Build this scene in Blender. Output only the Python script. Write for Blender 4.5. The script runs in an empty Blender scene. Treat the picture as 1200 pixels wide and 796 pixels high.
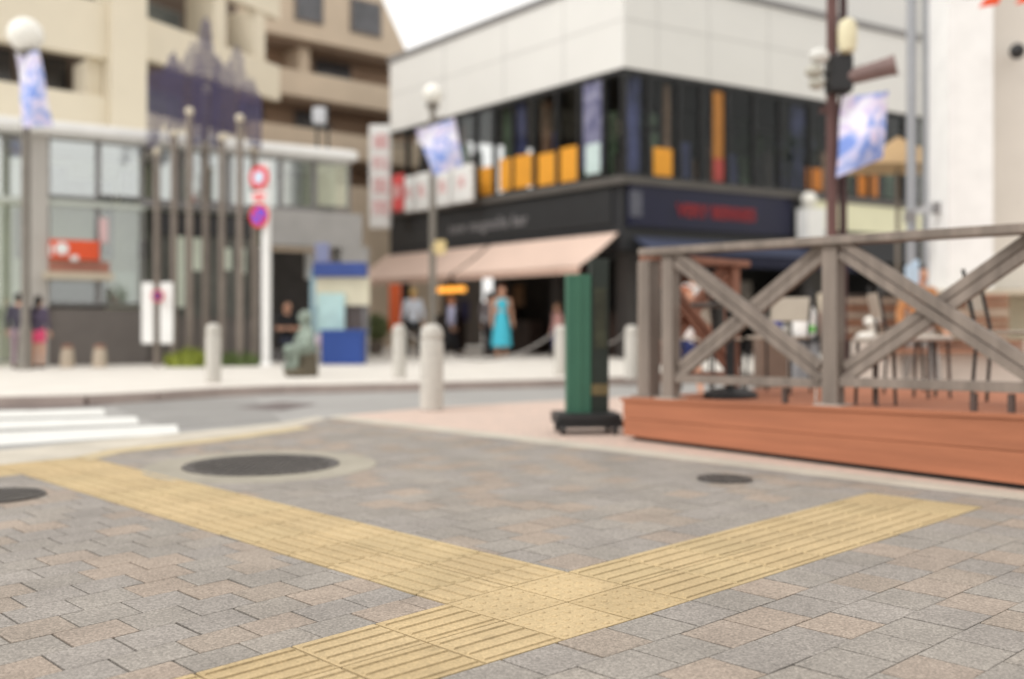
import bpy, bmesh, math, random
from mathutils import Vector, Matrix
random.seed(7)
rad = math.radians
sc = bpy.context.scene
COL = sc.collection

# ------------------------------------------------------------ camera, sky, sun, exposure
H = 0.9                     # camera height in metres
FX = 1172.0                 # focal length in pixels of the 1200 px wide photograph
HY = 380.0                  # row of the horizon
cd = bpy.data.cameras.new('camera'); cam = bpy.data.objects.new('camera', cd); COL.objects.link(cam)
cam.location = (0, 0, H); cam.rotation_euler = (rad(90), 0, 0)
cd.sensor_width = 36; cd.lens = 36*FX/1200; cd.shift_y = -(398-HY)/1200
cd.clip_start = .05; cd.clip_end = 2000
cd.dof.use_dof = True; cd.dof.focus_distance = 3.05; cd.dof.aperture_fstop = 1.06
sc.camera = cam
w = bpy.data.worlds.new('World'); sc.world = w; w.use_nodes = True
nt = w.node_tree; nt.nodes.clear()
SUN_EL, SUN_AZ = 48, 240     # degrees; azimuth clockwise from +Y: light comes from the left
sky = nt.nodes.new('ShaderNodeTexSky'); sky.sky_type = 'NISHITA'; sky.sun_disc = False
sky.sun_elevation = rad(SUN_EL); sky.sun_rotation = rad(SUN_AZ); sky.air_density = 1.0; sky.dust_density = 4.0
hs = nt.nodes.new('ShaderNodeHueSaturation'); hs.inputs['Saturation'].default_value = .12
mx = nt.nodes.new('ShaderNodeMix'); mx.data_type = 'RGBA'; mx.inputs[0].default_value = .72
mx.inputs[7].default_value = (11.5, 11.2, 10.75, 1)     # bright even cloud cover
bg = nt.nodes.new('ShaderNodeBackground'); bg.inputs[1].default_value = .12
ow = nt.nodes.new('ShaderNodeOutputWorld')
nt.links.new(sky.outputs[0], hs.inputs['Color']); nt.links.new(hs.outputs[0], mx.inputs[6])
nt.links.new(mx.outputs[2], bg.inputs[0]); nt.links.new(bg.outputs[0], ow.inputs[0])
sl = bpy.data.lights.new('sun', 'SUN'); so = bpy.data.objects.new('sun', sl); COL.objects.link(so)
sl.energy = 1.1; sl.angle = rad(16); sl.color = (1, .965, .92)
sd = Vector((math.sin(rad(SUN_AZ))*math.cos(rad(SUN_EL)), math.cos(rad(SUN_AZ))*math.cos(rad(SUN_EL)), math.sin(rad(SUN_EL))))
so.rotation_euler = sd.to_track_quat('Z', 'Y').to_euler(); so.location = sd*30
vs = sc.view_settings; vs.view_transform = 'Standard'; vs.look = 'None'; vs.gamma = 1; vs.exposure = 0.22
sc.cycles.use_denoising = True
sc.cycles.max_bounces = 7; sc.cycles.transparent_max_bounces = 16

# ------------------------------------------------------------ helpers
def at(px, py, Y): return Vector(((px-600)/FX*Y, Y, H+(HY-py)/FX*Y))
def G(px, py, z=0.0):
    Y = FX*(H-z)/(py-HY); return Vector(((px-600)/FX*Y, Y, z))
def lin(r, g, b):
    f = lambda v: (v/255/12.92) if v/255 <= .04045 else ((v/255+.055)/1.055)**2.4
    return (f(r), f(g), f(b))
MATS = {}
def mat(name, col, rough=.7, var=.08, scale=3.0, bump=0.0, bscale=60.0, metal=0.0, col2=None, spec=.4, emit=0.0, streak=False, grain=None):
    """procedural material: colour broken up by two octaves of noise, optional bump"""
    if name in MATS: return MATS[name]
    m = bpy.data.materials.new(name); m.use_nodes = True; n = m.node_tree; N = n.nodes; L = n.links
    b = N['Principled BSDF']; b.inputs['Roughness'].default_value = rough; b.inputs['Metallic'].default_value = metal
    b.inputs['Specular IOR Level'].default_value = spec
    tc = N.new('ShaderNodeTexCoord'); mp = N.new('ShaderNodeMapping')
    L.new(tc.outputs['Object'], mp.inputs[0])
    if grain is not None:
        m0 = N.new('ShaderNodeMapping'); m0.inputs['Rotation'].default_value = (0,0,grain); L.new(tc.outputs['Object'], m0.inputs[0]); L.new(m0.outputs[0], mp.inputs[0])
        mp.inputs['Scale'].default_value = (.12, 2.2, 2.6)
    if streak: mp.inputs['Scale'].default_value = (1, 1, .12)
    nz = N.new('ShaderNodeTexNoise'); nz.inputs['Scale'].default_value = scale; nz.inputs['Detail'].default_value = 6
    nz.inputs['Roughness'].default_value = .65
    L.new(mp.outputs[0], nz.inputs['Vector'])
    r = N.new('ShaderNodeValToRGB')
    c2 = col2 or tuple(min(1, c*(1+var*.8)) for c in col)
    c1 = col if col2 else tuple(c*(1-var*1.6) for c in col)
    r.color_ramp.elements[0].position = .32; r.color_ramp.elements[1].position = .68
    r.color_ramp.elements[0].color = (*c1, 1); r.color_ramp.elements[1].color = (*c2, 1)
    L.new(nz.outputs[0], r.inputs[0]); L.new(r.outputs[0], b.inputs['Base Color'])
    if bump:
        n2 = N.new('ShaderNodeTexNoise'); n2.inputs['Scale'].default_value = bscale; n2.inputs['Detail'].default_value = 3
        L.new(tc.outputs['Object'], n2.inputs['Vector'])
        bp = N.new('ShaderNodeBump'); bp.inputs['Strength'].default_value = bump; bp.inputs['Distance'].default_value = .01
        L.new(n2.outputs[0], bp.inputs['Height']); L.new(bp.outputs[0], b.inputs['Normal'])
    if emit:
        L.new(r.outputs[0], b.inputs['Emission Color']); b.inputs['Emission Strength'].default_value = emit
    MATS[name] = m; return m
def glass(name, tint, refl, rough=.03):
    if name in MATS: return MATS[name]
    m = bpy.data.materials.new(name); m.use_nodes = True; n = m.node_tree; N = n.nodes; L = n.links
    N.remove(N['Principled BSDF']); out = N['Material Output']
    t = N.new('ShaderNodeBsdfTransparent'); t.inputs[0].default_value = (*tint, 1)
    g = N.new('ShaderNodeBsdfGlossy'); g.inputs['Roughness'].default_value = rough; g.inputs[0].default_value = (.95, .97, .97, 1)
    mxs = N.new('ShaderNodeMixShader'); fr = N.new('ShaderNodeLayerWeight'); fr.inputs['Blend'].default_value = .2
    mr = N.new('ShaderNodeMapRange'); mr.inputs['To Min'].default_value = refl; mr.inputs['To Max'].default_value = min(1, refl+(.6 if refl > .1 else .10))
    L.new(fr.outputs['Fresnel'], mr.inputs[0]); L.new(mr.outputs[0], mxs.inputs[0])
    L.new(t.outputs[0], mxs.inputs[1]); L.new(g.outputs[0], mxs.inputs[2]); L.new(mxs.outputs[0], out.inputs[0])
    MATS[name] = m; return m

class MB:
    def __init__(s): s.v = []; s.f = []; s.m = []; s.c = []
    def add(s, vs, fs, mi=0, col=None):
        k = len(s.v); s.v += [tuple(v) for v in vs]
        for f in fs: s.f.append(tuple(i+k for i in f)); s.m.append(mi); s.c.append(col)
        return s
    def hexa(s, p, mi=0):       # p: 4 bottom (ccw), 4 top
        return s.add(p, [(3,2,1,0),(4,5,6,7),(0,1,5,4),(1,2,6,5),(2,3,7,6),(3,0,4,7)], mi)
    def box(s, c, d, rot=0, mi=0, M=None):
        x, y, z = d[0]/2, d[1]/2, d[2]/2
        R = M or Matrix.Rotation(rot, 3, 'Z')
        P = [Vector(c)+R@Vector(q) for q in ((-x,-y,-z),(x,-y,-z),(x,y,-z),(-x,y,-z),(-x,-y,z),(x,-y,z),(x,y,z),(-x,y,z))]
        return s.hexa(P, mi)
    def bar(s, a, b, wd, th, up=Vector((0,0,1)), mi=0):   # rectangular bar from a to b; wd along side, th along up-ish
        a, b = Vector(a), Vector(b); d = (b-a).normalized(); sd = d.cross(up).normalized(); u = sd.cross(d).normalized()
        P = []
        for q in (a, b):
            for i, j in ((-1,-1),(1,-1),(1,1),(-1,1)): P.append(q+sd*wd/2*i+u*th/2*j)
        return s.add(P, [(0,1,2,3),(7,6,5,4),(1,0,4,5),(2,1,5,6),(3,2,6,7),(0,3,7,4)], mi)
    def tube(s, pts, r, n=12, mi=0, cap=True):
        pts = [Vector(p) for p in pts]; rs = r if isinstance(r, (list, tuple)) else [r]*len(pts)
        k0 = len(s.v); V = []; F = []
        ref = Vector((0,0,1)) if abs((pts[-1]-pts[0]).normalized().z) < .9 else Vector((1,0,0))
        for i, p in enumerate(pts):
            d = (pts[min(i+1,len(pts)-1)]-pts[max(i-1,0)]).normalized()
            x = d.cross(ref).normalized(); y = d.cross(x).normalized()
            for k in range(n):
                a = 2*math.pi*k/n; V.append(p+(x*math.cos(a)+y*math.sin(a))*rs[i])
        for i in range(len(pts)-1):
            for k in range(n):
                F.append((i*n+k, i*n+(k+1)%n, (i+1)*n+(k+1)%n, (i+1)*n+k))
        if cap: F.append(tuple(range(n-1,-1,-1))); F.append(tuple((len(pts)-1)*n+k for k in range(n)))
        return s.add(V, F, mi)
    def lathe(s, c, prof, n=24, mi=0, M=None):     # prof: (r, z) list bottom to top
        c = Vector(c); V = []; F = []; R = M or Matrix.Identity(3)
        for r, z in prof:
            for k in range(n):
                a = 2*math.pi*k/n; V.append(c+R@Vector((max(r,1e-4)*math.cos(a), max(r,1e-4)*math.sin(a), z)))
        for i in range(len(prof)-1):
            for k in range(n): F.append((i*n+k, i*n+(k+1)%n, (i+1)*n+(k+1)%n, (i+1)*n+k))
        F.append(tuple(range(n-1,-1,-1))); F.append(tuple((len(prof)-1)*n+k for k in range(n)))
        return s.add(V, F, mi)
    def ball(s, c, r, sx=1, sy=1, sz=1, n=20, mi=0):
        V = []; F = []; c = Vector(c); m = n//2
        for i in range(m+1):
            t = math.pi*i/m
            for k in range(n):
                a = 2*math.pi*k/n; q = max(math.sin(t), 1e-3)
                V.append(c+Vector((r*sx*q*math.cos(a), r*sy*q*math.sin(a), -r*sz*math.cos(t))))
        for i in range(m):
            for k in range(n): F.append((i*n+k, i*n+(k+1)%n, (i+1)*n+(k+1)%n, (i+1)*n+k))
        return s.add(V, F, mi)
    def prism(s, poly, z0, z1, mi=0):
        n = len(poly)
        A = sum(poly[i][0]*poly[(i+1)%n][1]-poly[(i+1)%n][0]*poly[i][1] for i in range(n))
        if A < 0: poly = poly[::-1]
        V = [(p[0], p[1], z0) for p in poly]+[(p[0], p[1], z1) for p in poly]
        F = [tuple(range(n-1,-1,-1)), tuple(range(n, 2*n))]+[(i, (i+1)%n, n+(i+1)%n, n+i) for i in range(n)]
        return s.add(V, F, mi)
    def build(s, name, m, parent=None, smooth=False, bevel=0.0):
        L = Vector((0,0,0)); q = parent
        while q is not None: L = L+q.location; q = q.parent
        me = bpy.data.meshes.new(name); me.from_pydata([tuple(Vector(v)-L) for v in s.v], [], s.f)
        for q in (m if isinstance(m, (list, tuple)) else [m]): me.materials.append(q)
        for i, p in enumerate(me.polygons): p.material_index = s.m[i]; p.use_smooth = smooth
        if any(c is not None for c in s.c):
            at_ = me.attributes.new('tone', 'FLOAT_COLOR', 'FACE')
            for i, c in enumerate(s.c):
                c = c or (1,1,1); at_.data[i].color = (*c, 1)
        if bevel:
            bm = bmesh.new(); bm.from_mesh(me)
            bmesh.ops.bevel(bm, geom=[e for e in bm.edges if len(e.link_faces) == 2 and e.calc_face_angle(0) > .5], offset=bevel, segments=2, affect='EDGES', profile=.6)
            bm.to_mesh(me); bm.free()
        me.update()
        if smooth:
            try: me.set_sharp_from_angle(angle=rad(38))
            except Exception: pass
        o = bpy.data.objects.new(name, me); COL.objects.link(o); o.parent = parent
        return o
def tag(o, label, cat, group=None, kind=None):
    if label: o['label'] = label
    if cat: o['category'] = cat
    if group: o['group'] = group
    if kind: o['kind'] = kind
    return o
def thing(name, loc, label, cat, group=None):
    o = bpy.data.objects.new(name, None); COL.objects.link(o); o.location = Vector(loc); o.empty_display_size = .2
    return tag(o, label, cat, group)
def struct(o): o['kind'] = 'structure'; return o
def dup(root, loc, rz=0, label=None, scale=1):
    def rec(o, par):
        c = o.copy(); COL.objects.link(c); c.parent = par
        for ch in [x for x in bpy.data.objects if x.parent == o]: rec(ch, c)
        return c
    r = rec(root, None); r.location = Vector(loc); r.rotation_euler = (0,0,rz); r.scale = (scale,)*3
    if label: r['label'] = label
    return r
def text_mesh(name, body, size, m, parent, origin, xdir, zdir, extr=.01, align='CENTER', bold=0.0, spacing=1.0):
    cu = bpy.data.curves.new(name, 'FONT'); cu.body = body; cu.size = size; cu.extrude = extr; cu.align_x = align; cu.align_y = 'CENTER'
    cu.offset = bold; cu.space_character = spacing
    t = bpy.data.objects.new(name+'_tmp', cu); COL.objects.link(t)
    bpy.context.view_layer.update()
    me = bpy.data.meshes.new_from_object(t.evaluated_get(bpy.context.evaluated_depsgraph_get()))
    bpy.data.objects.remove(t)
    x = Vector(xdir).normalized(); z = Vector(zdir).normalized(); y = x.cross(z)
    L = Vector((0,0,0)); q = parent
    while q is not None: L = L+q.location; q = q.parent
    for v in me.vertices: v.co = Vector(origin)+x*v.co.x+z*v.co.y-y*v.co.z-L
    me.materials.clear(); me.materials.append(m)
    o = bpy.data.objects.new(name, me); COL.objects.link(o); o.parent = parent; return o

class Fr:   # a vertical facade plane: start pixel column and distance, and the column its horizontals vanish at
    def __init__(s, px0, Y0, vpx):
        s.P = Vector(((px0-600)/FX*Y0, Y0, 0)); d = Vector((vpx-600, FX, 0)).normalized()
        s.d = d; n = Vector((-d.y, d.x, 0)); s.n = n if n.dot(-s.P) > 0 else -n
    def s(s, px):
        k = (px-600)/FX; return (k*s.P.y-s.P.x)/(s.d.x-k*s.d.y)
    def pt(s, t, z, n=0): return s.P+s.d*t+s.n*n+Vector((0,0,z))
    def z(s, px, py): return H+(HY-py)/FX*(s.P.y+s.d.y*s.s(px))
    def bs(s, mb, s0, s1, z0, z1, n0, n1, mi=0):
        if s0 > s1: s0, s1 = s1, s0
        p = [s.pt(s0,z0,n1), s.pt(s1,z0,n1), s.pt(s1,z0,n0), s.pt(s0,z0,n0)]
        if (p[1]-p[0]).cross(p[2]-p[1]).z < 0: p = p[::-1]
        mb.hexa(p+[q+Vector((0,0,z1-z0)) for q in p], mi); return mb
    def b(s, mb, a, b_, z0, z1, n0, n1, mi=0): return s.bs(mb, s.s(a), s.s(b_), z0, z1, n0, n1, mi)

# ------------------------------------------------------------ materials
def stone(name, speck=.35, scale=170, rough=.85, base=None):
    """granular paving surface: per-face tone x fine aggregate speckle x soft grime"""
    m = bpy.data.materials.new(name); m.use_nodes = True; n = m.node_tree; N = n.nodes; L = n.links
    b = N['Principled BSDF']; b.inputs['Roughness'].default_value = rough; b.inputs['Specular IOR Level'].default_value = .3
    if base is None:
        a = N.new('ShaderNodeAttribute'); a.attribute_name = 'tone'; cs = a.outputs['Color']
    else:
        a = N.new('ShaderNodeRGB'); a.outputs[0].default_value = (*base, 1); cs = a.outputs[0]
    tc = N.new('ShaderNodeTexCoord')
    n1 = N.new('ShaderNodeTexNoise'); n1.inputs['Scale'].default_value = scale; n1.inputs['Detail'].default_value = 4; n1.inputs['Roughness'].default_value = .75
    n2 = N.new('ShaderNodeTexNoise'); n2.inputs['Scale'].default_value = 2.3; n2.inputs['Detail'].default_value = 7; n2.inputs['Roughness'].default_value = .6
    vo = N.new('ShaderNodeTexVoronoi'); vo.inputs['Scale'].default_value = scale*1.15
    for q in (n1, n2, vo): L.new(tc.outputs['Object'], q.inputs['Vector'])
    r1 = N.new('ShaderNodeMapRange'); r1.inputs[1].default_value = .3; r1.inputs[2].default_value = .7
    r1.inputs[3].default_value = 1-speck; r1.inputs[4].default_value = 1+speck; L.new(n1.outputs[0], r1.inputs[0])
    sp = N.new('ShaderNodeSeparateColor'); L.new(vo.outputs['Color'], sp.inputs[0])
    r3 = N.new('ShaderNodeMapRange'); r3.inputs[3].default_value = 1-speck*.6; r3.inputs[4].default_value = 1+speck*.6; L.new(sp.outputs[0], r3.inputs[0])
    r2 = N.new('ShaderNodeMapRange'); r2.inputs[1].default_value = .35; r2.inputs[2].default_value = .65
    r2.inputs[3].default_value = .86; r2.inputs[4].default_value = 1.07; L.new(n2.outputs[0], r2.inputs[0])
    m1 = N.new('ShaderNodeMath'); m1.operation = 'MULTIPLY'; L.new(r1.outputs[0], m1.inputs[0]); L.new(r3.outputs[0], m1.inputs[1])
    m2 = N.new('ShaderNodeMath'); m2.operation = 'MULTIPLY'; L.new(m1.outputs[0], m2.inputs[0]); L.new(r2.outputs[0], m2.inputs[1])
    n4 = N.new('ShaderNodeTexNoise'); n4.inputs['Scale'].default_value = 11; n4.inputs['Detail'].default_value = 3; L.new(tc.outputs['Object'], n4.inputs['Vector'])
    r4 = N.new('ShaderNodeMapRange'); r4.inputs[1].default_value = .66; r4.inputs[2].default_value = .74; r4.inputs[3].default_value = 1; r4.inputs[4].default_value = .84; L.new(n4.outputs[0], r4.inputs[0])
    m3 = N.new('ShaderNodeMath'); m3.operation = 'MULTIPLY'; L.new(m2.outputs[0], m3.inputs[0]); L.new(r4.outputs[0], m3.inputs[1]); m2 = m3
    vm = N.new('ShaderNodeVectorMath'); vm.operation = 'SCALE'; L.new(cs, vm.inputs[0]); L.new(m2.outputs[0], vm.inputs['Scale'])
    L.new(vm.outputs[0], b.inputs['Base Color'])
    bp = N.new('ShaderNodeBump'); bp.inputs['Strength'].default_value = .35; bp.inputs['Distance'].default_value = .002
    L.new(n1.outputs[0], bp.inputs['Height']); L.new(bp.outputs[0], b.inputs['Normal'])
    return m
M_paver = stone('paver_stone', .36, 125)
M_tile = stone('yellow_tactile', .17, 120)
M_joint = mat('joint_sand', (.07,.06,.05), .95, .3, 40)
M_conc = stone('pale_concrete', .10, 120, base=lin(188,181,168))
M_collar = stone('collar_concrete', .08, 120, base=lin(156,150,137))
M_asph = mat('asphalt', lin(156,154,151), .9, .07, .8, .3, 180)
M_asph2 = mat('asphalt_patch', lin(112,103,101), .9, .10, 1.5, .3, 180)
M_white = mat('road_paint', lin(216,216,212), .7, .05, 6)
M_walk = mat('far_paving', lin(212,207,199), .85, .05, 1.5, .2, 90)
M_kerb = mat('kerb_stone', lin(168,154,147), .85, .1, 3)
M_iron = mat('cast_iron', (.055,.049,.046), .55, .2, 9, .6, 90, spec=.5, col2=(.105,.095,.085))
M_wood = mat('weathered_wood', lin(134,123,114), .8, .22, 7, .4, 40, streak=True)
M_woodb = mat('brown_wood', lin(138,96,78), .8, .15, 7, .3, 40, streak=True)
M_terra = mat('terracotta_board', lin(167,107,78), .75, .14, 5, .3, 30, grain=rad(52))
M_granite = mat('granite', lin(194,190,182), .8, .1, 18, .3, 200)
M_black = mat('black_metal', (.02,.02,.021), .5, .1, 5)
M_cream = mat('cream_render', lin(224,214,193), .85, .03, .7)
M_tan = mat('tan_tile', lin(208,190,168), .85, .05, 1.2)
M_panel = mat('white_panel', lin(219,218,214), .6, .02, .5)
M_panel2 = mat('grey_trim', lin(130,128,128), .6, .05, 1)
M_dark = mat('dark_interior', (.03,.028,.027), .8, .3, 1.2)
M_char = mat('charcoal_panel', (.022,.023,.026), .55, .12, 2)
M_navy = mat('navy_panel', (.005,.006,.032), .45, .12, 2)
M_gdark = glass('dark_glass', (.86,.87,.87), .012)
M_gpale = glass('pale_glass', (.88,.91,.90), .16, .06)
M_orange = mat('orange_film', lin(228,158,48), .6, .06, 2)
M_awn = mat('awning_cloth', lin(218,192,177), .8, .04, 2)
M_awnv = mat('awning_valance', lin(204,172,155), .8, .05, 2)
M_pole = mat('brown_grey_pole', lin(134,124,115), .55, .1, 4, metal=.2)
M_lpole = mat('lamp_pole_paint', lin(122,116,108), .5, .1, 5)
M_globe = mat('opal_globe', lin(238,236,228), .25, .01, 2, spec=.5)
M_purple = mat('purple_wire', lin(86,80,112), .6, .15, 6)
M_wpaint = mat('white_paint', lin(236,236,234), .5, .04, 3)
M_red = mat('sign_red', lin(222,50,62), .45, .04, 3)
M_blue = mat('sign_blue', lin(66,86,220), .45, .04, 3)
M_skin = mat('skin', lin(206,158,132), .6, .04, 6)
M_hair = mat('dark_hair', (.02,.015,.012), .6, .2, 30)

# ------------------------------------------------------------ ground
# tile lattice of the near pavement: u runs up to the right, v up to the left, origin at the centre of the dotted block
AU = Vector((.2101,.2055)); AV = Vector((-.1865,.1903)); AO = Vector((.1796,3.2387))
def W(u, v, z=0):
    # the rows were laid slightly fanned: a little closer together towards the lower left
    k = .036*max(u, -5.5) if u < 0 else .012*min(u, 9)
    v = v+max(-2.2, min(2.2, v))*k
    q = AO+AU*u+AV*v; return Vector((q.x, q.y, z))
def UV(x, y):
    d = Vector((x,y))-AO; D = AU.x*AV.y-AU.y*AV.x
    return ((d.x*AV.y-d.y*AV.x)/D, (AU.x*d.y-AU.y*d.x)/D)
def clip(poly, a, b, c):     # keep a*u+b*v <= c
    out = []
    for i in range(len(poly)):
        p, q = poly[i], poly[(i+1) % len(poly)]; fp = a*p[0]+b*p[1]-c; fq = a*q[0]+b*q[1]-c
        if fp <= 0: out.append(p)
        if (fp < 0 < fq) or (fq < 0 < fp):
            t = fp/(fp-fq); out.append((p[0]+(q[0]-p[0])*t, p[1]+(q[1]-p[1])*t))
    return out
road = MB().add([(-400,-60,-.02),(400,-60,-.02),(400,700,-.02),(-400,700,-.02)], [(0,1,2,3)])
struct(road.build('road', M_asph))
# near pavement body: joint bed under the stones, its outer edge is the kerb line
EDGE = [(-.9,17.5),(.8,17.7),(1.9,18.6),(5.4,19.2),(8.2,20.2),(10.4,21.9)]
bed = [(10.4,-30),(10.4,21.9)]+EDGE[::-1][1:]+[(-4,17.2),(-30,17.0),(-30,-30)]
nb = MB().prism([W(u,v)[:2] for u,v in bed], -.3, -.006)
struct(nb.build('pavement_bed', M_joint))

GREYS = [lin(144,138,131), lin(142,136,130), lin(147,140,132), lin(144,138,132), lin(141,135,128)]
PINKS = [lin(150,138,127), lin(148,137,126), lin(153,140,128)]
GAP = .0065
def inset_prism(mb, poly, ztop, gap, ch, col, tilt=None, dep=.02, gu=1.0):
    """one stone: polygon in lattice units shrunk by the joint, chamfered top edge"""
    if len(poly) < 3: return
    cx = sum(p[0] for p in poly)/len(poly); cy = sum(p[1] for p in poly)/len(poly)
    area = abs(sum(poly[i][0]*poly[(i+1)%len(poly)][1]-poly[(i+1)%len(poly)][0]*poly[i][1] for i in range(len(poly))))/2
    if area < .01: return
    def shr(g):
        # offset inward each edge
        n = len(poly); out = []
        for i in range(n):
            p0, p1, p2 = poly[i-1], poly[i], poly[(i+1)%n]
            def nrm(a, b):
                dx, dy = b[0]-a[0], b[1]-a[1]; l = math.hypot(dx, dy) or 1e-9; return (-dy/l, dx/l)
            n1, n2 = nrm(p0,p1), nrm(p1,p2); k = 1+n1[0]*n2[0]+n1[1]*n2[1]
            k = max(k, .3); gx = g*(gu if abs(n1[0]+n2[0]) > .2 else 1); out.append((p1[0]+(n1[0]+n2[0])*gx/k, p1[1]+(n1[1]+n2[1])*g/k))
        return out
    A2 = sum(poly[i][0]*poly[(i+1)%len(poly)][1]-poly[(i+1)%len(poly)][0]*poly[i][1] for i in range(len(poly)))
    if A2 < 0: poly = poly[::-1]
    o = shr(gap); t = shr(gap+ch); n = len(poly)
    tl = tilt or (0,0,0)
    zf = lambda p, z: z+tl[2]+tl[0]*(p[0]-cx)+tl[1]*(p[1]-cy)
    V = [W(p[0],p[1],ztop-dep) for p in o]+[W(p[0],p[1],zf(p,ztop-ch*.16)) for p in o]+[W(p[0],p[1],zf(p,ztop)) for p in t]
    F = [(i,(i+1)%n,n+(i+1)%n,n+i) for i in range(n)]+[(n+i,n+(i+1)%n,2*n+(i+1)%n,2*n+i) for i in range(n)]+[tuple(range(2*n,3*n))]
    mb.add(V, F, 0, col)
pv = MB()
def course_field(v_start, dv, v_end, u0, u1, du, shift, clips, phase=0.0, pink=.40, kerb=False):
    rnd = random.Random(int(v_start*97)+int(u0*13)); j = 0; v = v_start; step = abs(dv); sgn = 1 if dv > 0 else -1
    run = 0
    while (v < v_end) if sgn > 0 else (v > v_end):
        va, vb = (v, v+step) if sgn > 0 else (v-step, v)
        off = (phase+j*shift) % du; u = u0-du+off
        jit = rnd.uniform(-.012,.012)
        while u < u1:
            if run > 0: run -= 1
            elif rnd.random() < pink/1.25: run = rnd.choice([1,1,1,1,2]) 
            col = rnd.choice(PINKS) if run > 0 else rnd.choice(GREYS)
            k = rnd.uniform(.965,1.03); col = tuple(c*k for c in col)
            p = [(u+jit,va),(u+du+jit,va),(u+du+jit,vb),(u+jit,vb)]
            for c in clips: p = clip(p, *c)
            if kerb:
                uc = u+du/2
                for (a_, b_) in zip(EDGE, EDGE[1:]):
                    if a_[0] <= uc < b_[0] or (a_ is EDGE[0] and uc < a_[0]) or (b_ is EDGE[-1] and uc >= b_[0]):
                        p = clip(p, -(b_[1]-a_[1]), b_[0]-a_[0], -(b_[1]-a_[1])*a_[0]+(b_[0]-a_[0])*a_[1]) if p else p
            if len(p) >= 3:
                tl = (rnd.uniform(-.0016,.0016), rnd.uniform(-.0016,.0016), rnd.uniform(-.0009,.0009))
                inset_prism(pv, p, 0, GAP*rnd.uniform(.6,1.1), .008, col, tl, gu=rnd.uniform(1.5,2.6))
            u += du
        v += dv; j += 1
BW = 1.0    # half width of the yellow bands
# right-hand field below the band along u
course_field(-BW, -.69, -22, -9, 10.6, .715, .36, [(1,0,10.4),(0,1,-BW)], phase=.02)
# field between the bands (up and right)
course_field(BW, .69, 22.5, BW, 10.6, .70, .36, [(1,0,10.4),(-1,0,-BW),(0,-1,-BW)], phase=.1, kerb=True)
# left-hand field: each course slips a little further
course_field(BW-.05, .625, 17.0, -16, -BW, .675, .285, [(1,0,-BW),(0,-1,-BW),(0,1,17.2)], phase=.54, pink=.44)
# behind the end of the right band (u from 8.9 to the pale strip)
course_field(-BW, .67, BW, 8.95, 10.6, .70, .36, [(-1,0,-9.22),(1,0,10.4),(0,1,BW)], phase=.3)
struct(pv.build('paving', M_paver))

# yellow tactile paving (raised bars along each band, domes on the block and at the band ends)
YEL = [lin(183,162,125), lin(181,161,124), lin(185,164,127), lin(180,159,122)]
tt = MB()
def slab(u0, u1, v0, v1, z=.001):
    col = random.choice(YEL); k = random.uniform(.98,1.02); col = tuple(c*k for c in col)
    inset_prism(tt, [(u0,v0),(u1,v0),(u1,v1),(u0,v1)], z, .009*random.uniform(.7,1.5), .006, col, (random.uniform(-.0006,.0006),random.uniform(-.0006,.0006),0), gu=1.5)
    return col
def bars(u0, u1, v0, v1, along_u, col, z=.001):
    n = 4; hgt = .0048; dark_tone = tuple(c*.80 for c in col)  # one long side of each bar coloured darker, standing in for its shade
    lo, hi = (v0, v1) if along_u else (u0, u1); a0, a1 = (u0, u1) if along_u else (v0, v1)
    for i in range(n):
        c = lo+(hi-lo)*(i+.5)/n; g = .03; wb, wt = .047, .037
        P = lambda a, b, zz: W(a, b, zz) if along_u else W(b, a, zz)
        V = [P(a0+g,c-wb,z), P(a1-g,c-wb,z), P(a1-g,c+wb,z), P(a0+g,c+wb,z),
             P(a0+g+.02,c-wt,z+hgt), P(a1-g-.02,c-wt,z+hgt), P(a1-g-.02,c+wt,z+hgt), P(a0+g+.02,c+wt,z+hgt)]
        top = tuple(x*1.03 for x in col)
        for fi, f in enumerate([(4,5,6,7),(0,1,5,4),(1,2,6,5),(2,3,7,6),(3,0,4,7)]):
            tt.add([V[k] for k in (f if along_u else f[::-1])], [(0,1,2,3)], 0, top if fi == 0 else (dark_tone if fi in (1,) else tuple(x*.93 for x in col)))
def domes(u0, u1, v0, v1, col, z=.001, n=5, soft=False):
    for i in range(n):
        for j in range(n):
            cu = u0+(u1-u0)*(i+.5)/n; cv = v0+(v1-v0)*(j+.5)/n; K = 12
            rings = [(.042,0),(.036,.0022),(.024,.0034)]; V = []
            for r, h in rings:
                for k in range(K):
                    a = 2*math.pi*k/K; V.append(W(cu+r*math.cos(a), cv+r*math.sin(a), z+h))
            F = [(q*K+k, q*K+(k+1)%K, (q+1)*K+(k+1)%K, (q+1)*K+k) for q in range(2) for k in range(K)]
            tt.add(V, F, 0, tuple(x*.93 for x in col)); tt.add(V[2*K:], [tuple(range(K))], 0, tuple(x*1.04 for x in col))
def tile(u0, u1, v0, v1, kind):
    c = slab(u0, u1, v0, v1)
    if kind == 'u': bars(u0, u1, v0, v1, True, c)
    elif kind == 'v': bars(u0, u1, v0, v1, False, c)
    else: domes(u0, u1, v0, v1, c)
for a in (-1, 0):
    for b in (-1, 0): tile(a, a+1, b, b+1, 'd')
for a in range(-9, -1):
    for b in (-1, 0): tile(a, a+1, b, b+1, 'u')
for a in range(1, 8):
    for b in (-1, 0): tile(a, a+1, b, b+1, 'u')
for b in (-1, 0): tile(8, 9.2, b, b+1, 'd')
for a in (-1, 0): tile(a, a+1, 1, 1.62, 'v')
v = 1.62
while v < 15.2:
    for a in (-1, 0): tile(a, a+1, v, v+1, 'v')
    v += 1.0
for b in (v, v+1):
    for a in (-3, -2, -1, 0): tile(a, a+1, b, b+.98, 'd')
struct(tt.build('tactile_paving', M_tile))
ys = MB()
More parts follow.
